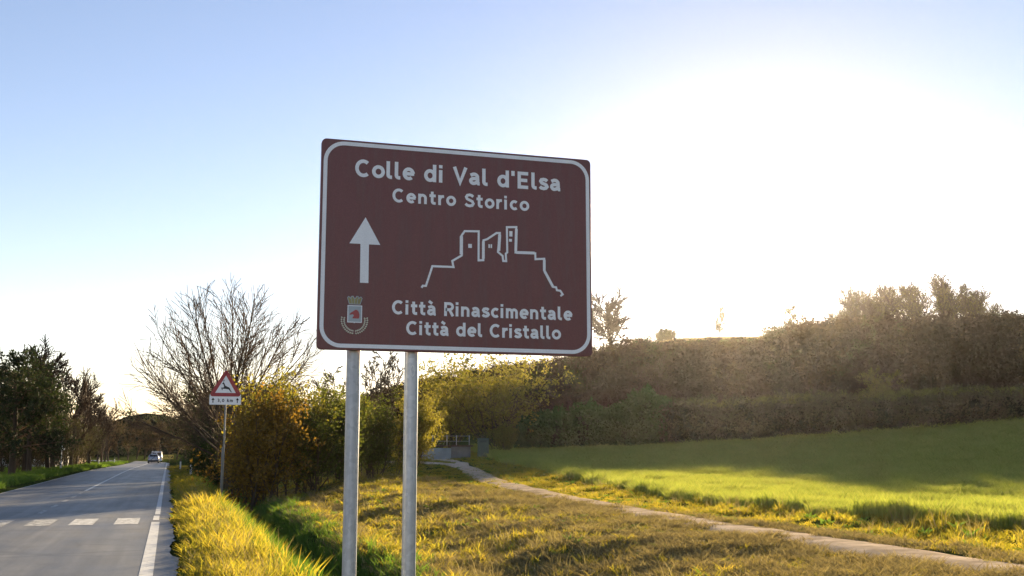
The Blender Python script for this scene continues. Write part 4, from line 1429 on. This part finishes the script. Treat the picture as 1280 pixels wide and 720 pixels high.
# ------------------------------------------------------------------ deer warning sign
q = at(277, 620, 36.0)
wz = Hs(q.x, q.y)
wd = empty('deer_warning_sign', (q.x, q.y, wz), -R(4))
tag(wd, 'red-edged triangular deer warning sign with 3,0 km plate on thin post', 'sign')
h0 = 1.65 + (562 - 507.5) / 1370 * 36.5 - wz
W = 1.0
tri = [(-500, 0), (500, 0), (0, 866)]
def trir(k, r=40, cy=289):
    pts = []
    T = [(x * k, (y - cy) * k + cy) for x, y in tri]
    for i in range(3):
        a, b, c = Vector(T[i - 1]), Vector(T[i]), Vector(T[(i + 1) % 3])
        d1, d2 = (a - b).normalized(), (c - b).normalized()
        for t in (0, .25, .5, .75, 1):
            p1, p2 = b + d1 * r, b + d2 * r
            pts.append(tuple((p1.lerp(b, t)).lerp(b.lerp(p2, t), t)))
    return pts
tp = MB().prism([(x / 1000, y / 1000) for x, y in trir(1.03, 50)], 0, 0.02).build('triangle_plate', M['white_foil'], wd, loc=(0, -0.06, h0 + 0.285))
rr_ = trir(0.86, 40)
link('red_border', strokes_mesh('red_border', [(rr_ + [rr_[0]], 118)]), M['red_foil'], tp, (0, -0.002, 0))
deer = [(-85, 400), (-60, 425), (-45, 420), (-20, 360), (0, 320), (60, 290), (110, 270), (140, 240), (165, 180), (205, 120), (180, 115), (135, 165), (105, 205), (60, 215), (0, 225), (-45, 225), (-95, 235), (-115, 225), (-100, 215), (-125, 245), (-120, 262), (-60, 262), (-40, 290), (-55, 350), (-75, 375), (-110, 375)]
deer = [(x * 1.05 - 10, y * 1.05 - 5) for x, y in deer]
flat_poly('deer', deer, M['black_ink'], tp, -0.003)
link('deer_antler', strokes_mesh('antler', [([(-72, 435), (-60, 500), (-30, 530)], 12), ([(-62, 480), (-85, 510)], 10)]), M['black_ink'], tp, (0, -0.004, 0))
link('deer_foreleg', strokes_mesh('foreleg', [([(-60, 262), (-120, 215), (-90, 190)], 14)]), M['black_ink'], tp, (0, -0.004, 0))
dp = MB().prism([(x / 1000, y / 1000) for x, y in round_rect(-500, 500, 0, 275, 25, 3)], 0, 0.02).build('distance_plate', M['white_foil'], wd, loc=(0, -0.06, h0))
for word in lettering('3,0 km', -250, 85, 105, 500, 0.2):
    link('lettering', strokes_mesh('lettering', word), M['black_ink'], dp, (0, -0.002, 0))
for sx in (-385, 385):
    flat_poly('arrow', [(sx - 14, 60), (sx + 14, 60), (sx + 14, 150), (sx + 52, 150), (sx, 225), (sx - 52, 150), (sx - 14, 150)], M['black_ink'], dp, -0.002)
fr_ = round_rect(-488, 488, 12, 263, 18, 3)
MB().tube((0, 0, -0.3), (0.02, 0, h0 + 0.95), 0.030, 14).build('post', M['dull_steel'], wd, True)
MB().tube((-0.03, 0.066, -0.3), (-0.025, 0.066, 1.9), 0.030, 12).build('brace_post', M['dull_steel'], wd, True)

# ------------------------------------------------------------------ roadside marker posts
def marker(x, y, h, label):
    e = empty('marker_post', (x, y, Hs(x, y)))
    tag(e, label, 'marker post', 'white roadside marker posts')
    MB().prism([(-.06, -0.2), (.06, -0.2), (.06, h - .06), (-.06, h)], -.05, .05).build('shaft', M['plastic_white'], e, bevel=.01)
    MB().prism([(-.062, h * .74), (.062, h * .74), (.062, h - .052), (-.062, h + .008)], -.052, .052).build('black_band', M['plastic_black'], e)


marker(1.35, 71, 0.95, 'white marker post in the right verge, nearer one past the warning sign')
marker(0.95, 94, 0.95, 'white marker post in the right verge, farther one past the warning sign')
marker(-7.0, 160, 0.95, 'white marker post on the left verge far down the road')
marker(-7.2, 128, 0.95, 'white marker post on the left verge under the bare trees')
# pole with white foot
q = at(75.5, 592, 80)
e = empty('roadside_pole', (q.x, q.y, Hs(q.x, q.y)))
tag(e, 'thin grey pole with a white sleeve at its foot left of the road', 'pole')
MB().tube((0, 0, -0.2), (0, 0, 2.6), 0.03, 10).build('shaft', M['galv'], e, True)
MB().tube((0, 0, 0), (0, 0, 0.75), 0.075, 12).build('white_sleeve', M['plastic_white'], e, True)
MB().box(0.03, 0.2, -0.02, 0.02, 1.55, 1.68).build('plate', M['plastic_white'], e)

# ------------------------------------------------------------------ utility cabinet, low wall with railing
q = at(604, 562, 83)
cab = empty('utility_cabinet', (q.x, q.y, Hs(q.x, q.y)), -R(17))
tag(cab, 'grey-green utility cabinet standing at the end of the field path', 'cabinet')
MB().box(-.42, .42, -.25, .25, -0.1, 1.42).build('body', M['cab_green'], cab, bevel=.02)
MB().box(-.45, .45, -.28, .28, 1.423, 1.48).build('roof', M['cab_green'], cab, bevel=.015)
dr = MB().box(-.37, .37, -.268, -.2525, .08, 1.36).build('door', M['cab_green'], cab, bevel=.006)
MB().box(.27, .30, -.285, -.2695, .62, .80).build('handle', M['plastic_black'], dr)
MB().box(-.50, .50, -.32, .32, -0.3, -0.05).build('plinth', M['concrete'], cab)
for k in range(5):
    MB().box(-.25, .25, -.2735, -.2695, 1.16 + k * .03, 1.175 + k * .03).build('vent_slat', M['plastic_black'], dr)

q = at(556, 573, 82)
lw = empty('low_wall', (q.x, q.y, Hs(q.x, q.y)), -R(12))
tag(lw, 'low pale concrete culvert wall with thin railing posts on top', 'wall')
MB().box(-1.9, 0.45, -.15, .15, -0.4, 0.82).build('wall_slab', M['concrete_pale'], lw, bevel=.02)
MB().box(0.455, 1.9, 0.0, .3, -0.4, 0.92).build('side_slab', M['concrete'], lw, bevel=.02)
MB().box(-2.1, 2.1, -.22, .32, .925, 1.02).build('coping', M['rust'], lw, bevel=.01)
for x in (-1.55, -0.9, 0.15, 0.85, 1.8):
    MB().tube((x, .05, 1.02), (x, .05, 1.75), .022, 8).build('railing_post', M['galv'], lw, True)
for z in (1.32, 1.7):
    MB().tube((-1.6, .05, z), (1.85, .05, z), .008, 6).build('railing_wire', M['galv'], lw, True)

# ------------------------------------------------------------------ yellow barrier at the bend
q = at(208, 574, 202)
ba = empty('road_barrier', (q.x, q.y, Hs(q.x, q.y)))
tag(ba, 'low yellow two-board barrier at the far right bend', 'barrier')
M['yellow'] = paint('sunlit_yellow', (0.72, 0.48, 0.10), 0.6, 0.15, 3)  # bright yellow puts sunlight into the colour of boards facing away from it
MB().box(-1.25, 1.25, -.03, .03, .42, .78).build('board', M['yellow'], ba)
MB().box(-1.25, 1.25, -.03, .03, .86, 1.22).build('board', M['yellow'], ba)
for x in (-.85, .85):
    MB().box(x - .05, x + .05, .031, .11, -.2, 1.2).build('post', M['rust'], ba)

# ------------------------------------------------------------------ vehicles
M['tyre'] = paint('tyre', (0.015, 0.015, 0.016), 0.85, 0.2)
M['glass'] = paint('car_glass', (0.02, 0.025, 0.03), 0.08, 0.05, spec=0.8)
M['silver'] = paint('silver_paint', (0.34, 0.35, 0.37), 0.3, 0.04, 4, metal=0.6)
M['van_white'] = paint('white_paint', (0.72, 0.72, 0.72), 0.35, 0.04, 4)
M['tail'] = paint('tail_light', (0.35, 0.02, 0.02), 0.2, 0.1)
M['bumper'] = paint('bumper_grey', (0.05, 0.05, 0.055), 0.6, 0.1)


def shell(sections):
    """loft of rounded sections along y: (y, half width low, half width high, z low, z mid, z top)"""
    mb = MB()
    rings = []
    for y, wl, wh, zl, zm, zt in sections:
        rings.append([(-wl * .9, y, zl), (-wl, y, zl + .12), (-wl, y, zm - .06), (-wl * .97, y, zm), (-wh, y, zt - .06), (-wh * .85, y, zt),
                      (wh * .85, y, zt), (wh, y, zt - .06), (wl * .97, y, zm), (wl, y, zm - .06), (wl, y, zl + .12), (wl * .9, y, zl)])
    n = 12
    V = [p for r_ in rings for p in r_]
    F = []
    for k in range(len(rings) - 1):
        F += [(k * n + i, k * n + (i + 1) % n, (k + 1) * n + (i + 1) % n, (k + 1) * n + i) for i in range(n)]
    F += [tuple(range(n - 1, -1, -1)), tuple(range((len(rings) - 1) * n, len(rings) * n))]
    mb.add(V, F)
    return mb


def vehicle(name, loc, rz, secs, mat, win, wheels, tr, lights, plate, label, cat):
    e = empty(name, loc, rz)
    tag(e, label, cat)
    b = shell(secs).build('body', mat, e, True)
    es = b.modifiers.new('edge', 'EDGE_SPLIT')
    es.split_angle = R(38)
    for pts in win['rear']:
        m = MB()
        m.add(pts, [tuple(range(len(pts)))])
        m.build('rear_window', M['glass'], e)
    for pts in win['side']:
        for s in (-1, 1):
            m = MB()
            m.add([(s * x, y, z) for x, y, z in pts], [tuple(range(len(pts)))])
            m.build('side_window', M['glass'], e)
    for wx, wy in wheels:
        for s in (-1, 1):
            w = empty('wheel', (s * wx, wy, tr), 0, e)
            MB().tube((-.1, 0, 0), (.1, 0, 0), tr, 20).build('tyre', M['tyre'], w, True)
            MB().tube((-.104, 0, 0), (.104, 0, 0), tr * .6, 14).build('rim', M['galv'], w, True)
    for bx in lights:
        for s in (-1, 1):
            x0, x1 = sorted((s * bx[0], s * bx[1]))
            MB().box(x0, x1, *bx[2:]).build('tail_light', M['tail'], e)
    MB().box(*plate).build('number_plate', M['plastic_white'], e)
    return e


ry = 187
car = vehicle('hatchback_car', (-2.3, ry, float(road_z(ry))), 0,
              [(0.0, .78, .62, .28, .82, .92), (.06, .83, .66, .22, .90, 1.02), (.35, .85, .62, .2, .93, 1.40), (.8, .86, .62, .18, .94, 1.47), (2.0, .86, .62, .18, .93, 1.46), (2.7, .86, .66, .18, .92, 1.12), (3.0, .85, .72, .18, .90, .97), (3.7, .82, .66, .2, .78, .84), (3.95, .74, .6, .26, .66, .70)],
              M['silver'], {'rear': [[(-.60, .082, 1.06), (.60, .082, 1.06), (.54, .315, 1.38), (-.54, .315, 1.38)]],
                            'side': [[(.838, .6, .97), (.838, 2.55, .96), (.66, 2.1, 1.38), (.645, .8, 1.40)]]},
              [(.76, .65), (.76, 3.15)], .30, [(.62, .80, -.02, .03, .72, .92)], (-.26, .26, -.025, -.005, .55, .66),
              'silver hatchback driving away on the right lane', 'car')
MB().box(-.80, .80, -.05, .0, .24, .50).build('bumper', M['bumper'], car, bevel=.03)
van = vehicle('white_van', (-1.95, ry + 12, float(road_z(ry + 12))), 0,
              [(0.0, .93, .84, .32, 1.2, 2.15), (.05, .96, .87, .3, 1.2, 2.22), (3.2, .96, .87, .3, 1.2, 2.22), (3.9, .96, .80, .3, 1.15, 1.75), (4.2, .95, .84, .3, 1.05, 1.22), (4.8, .88, .8, .32, .85, .95)],
              M['van_white'], {'rear': [[(-.76, -.006, 1.35), (-.06, -.006, 1.35), (-.06, -.006, 1.95), (-.72, -.006, 1.95)], [(.06, -.006, 1.35), (.76, -.006, 1.35), (.72, -.006, 1.95), (.06, -.006, 1.95)]],
                               'side': [[(.955, 2.6, 1.25), (.955, 3.6, 1.25), (.89, 3.3, 1.8), (.885, 2.6, 1.95)]]},
              [(.86, .8), (.86, 3.9)], .34, [(.80, .90, -.02, .01, .75, 1.15)], (-.26, .26, -.025, -.003, .62, .73),
              'white van driving ahead of the silver hatchback', 'van')
van.scale = (0.95, 1.0, 0.84)

# ------------------------------------------------------------------ houses behind the left trees
def house(loc, rz, w, d, h, wallm, roofm, label, wins):
    e = empty('house', loc, rz)
    tag(e, label, 'house')
    MB().box(-w / 2, w / 2, -d / 2, d / 2, -0.5, h).build('wall', wallm, e)
    rf = MB()
    o = .5
    rf.prism([(-w / 2 - o, h + .003), (w / 2 + o, h + .003), (w / 2 + o, h + .15), (0, h + w * .2 + .15), (-w / 2 - o, h + .15)], -d / 2 - o, d / 2 + o)
    r_ = rf.build('roof', roofm, e)
    MB().box(w * .18, w * .18 + .5, -.3, .3, h + .4, h + w * .2 + .7).build('chimney', wallm, r_)
    for (x, z) in wins:
        f = MB().box(x - .5, x + .5, -d / 2 - .05, -d / 2 - .003, z, z + 1.3).build('window', M['plastic_white'], e)
        MB().box(x - .42, x + .42, -d / 2 - .057, -d / 2 - .0525, z + .08, z + 1.22).build('pane', M['glass'], f)
    f = MB().box(-.5, .5, -d / 2 - .05, -d / 2 - .003, -0.3, 2.05).build('door', M['rust'], e)
    MB().box(.34, .40, -d / 2 - .09, -d / 2 - .0525, .95, 1.05).build('handle', M['galv'], f)


M['plaster'] = paint('grey_plaster', (0.46, 0.46, 0.44), 0.9, 0.15, 1, bump=0.1)
M['plaster_tan'] = paint('tan_plaster', (0.52, 0.36, 0.20), 0.9, 0.15, 1, bump=0.1)
M['rooftile'] = paint('clay_tiles', (0.20, 0.09, 0.06), 0.9, 0.3, 2, bump=0.4, stretch=(6, 1, 1))
q = at(32, 585, 112)
house((q.x, q.y, Hs(q.x, q.y)), -R(8), 7, 8, 3.0, M['plaster'], M['rooftile'], 'pale grey house half hidden behind the dark evergreen', [(-2.3, .9), (2.3, .9)])
q = at(62, 580, 150)
house((q.x, q.y, Hs(q.x, q.y)), -R(5), 8, 8, 3.0, M['plaster_tan'], M['rooftile'], 'tan house glimpsed behind the roadside pole and bare trees', [(-2.6, .9), (2.6, .9)])

# ------------------------------------------------------------------ thin warm haze added for the glow round the sun
HAZE = 0.00003
m, nt, out = new_mat('glow_haze')
pv = nt.nodes.new('ShaderNodeVolumePrincipled')
pv.inputs['Color'].default_value = (1.0, 0.93, 0.86, 1)
pv.inputs['Density'].default_value = HAZE
pv.inputs['Anisotropy'].default_value = 0.84
nt.links.new(pv.outputs[0], out.inputs['Volume'])
hz = MB().box(-480, 700, -140, 840, float(GZ.min()) - 1.0, 62).build('haze', m)
tag(hz, 'thin warm haze added for the glow around the sun', 'haze', kind='stuff')
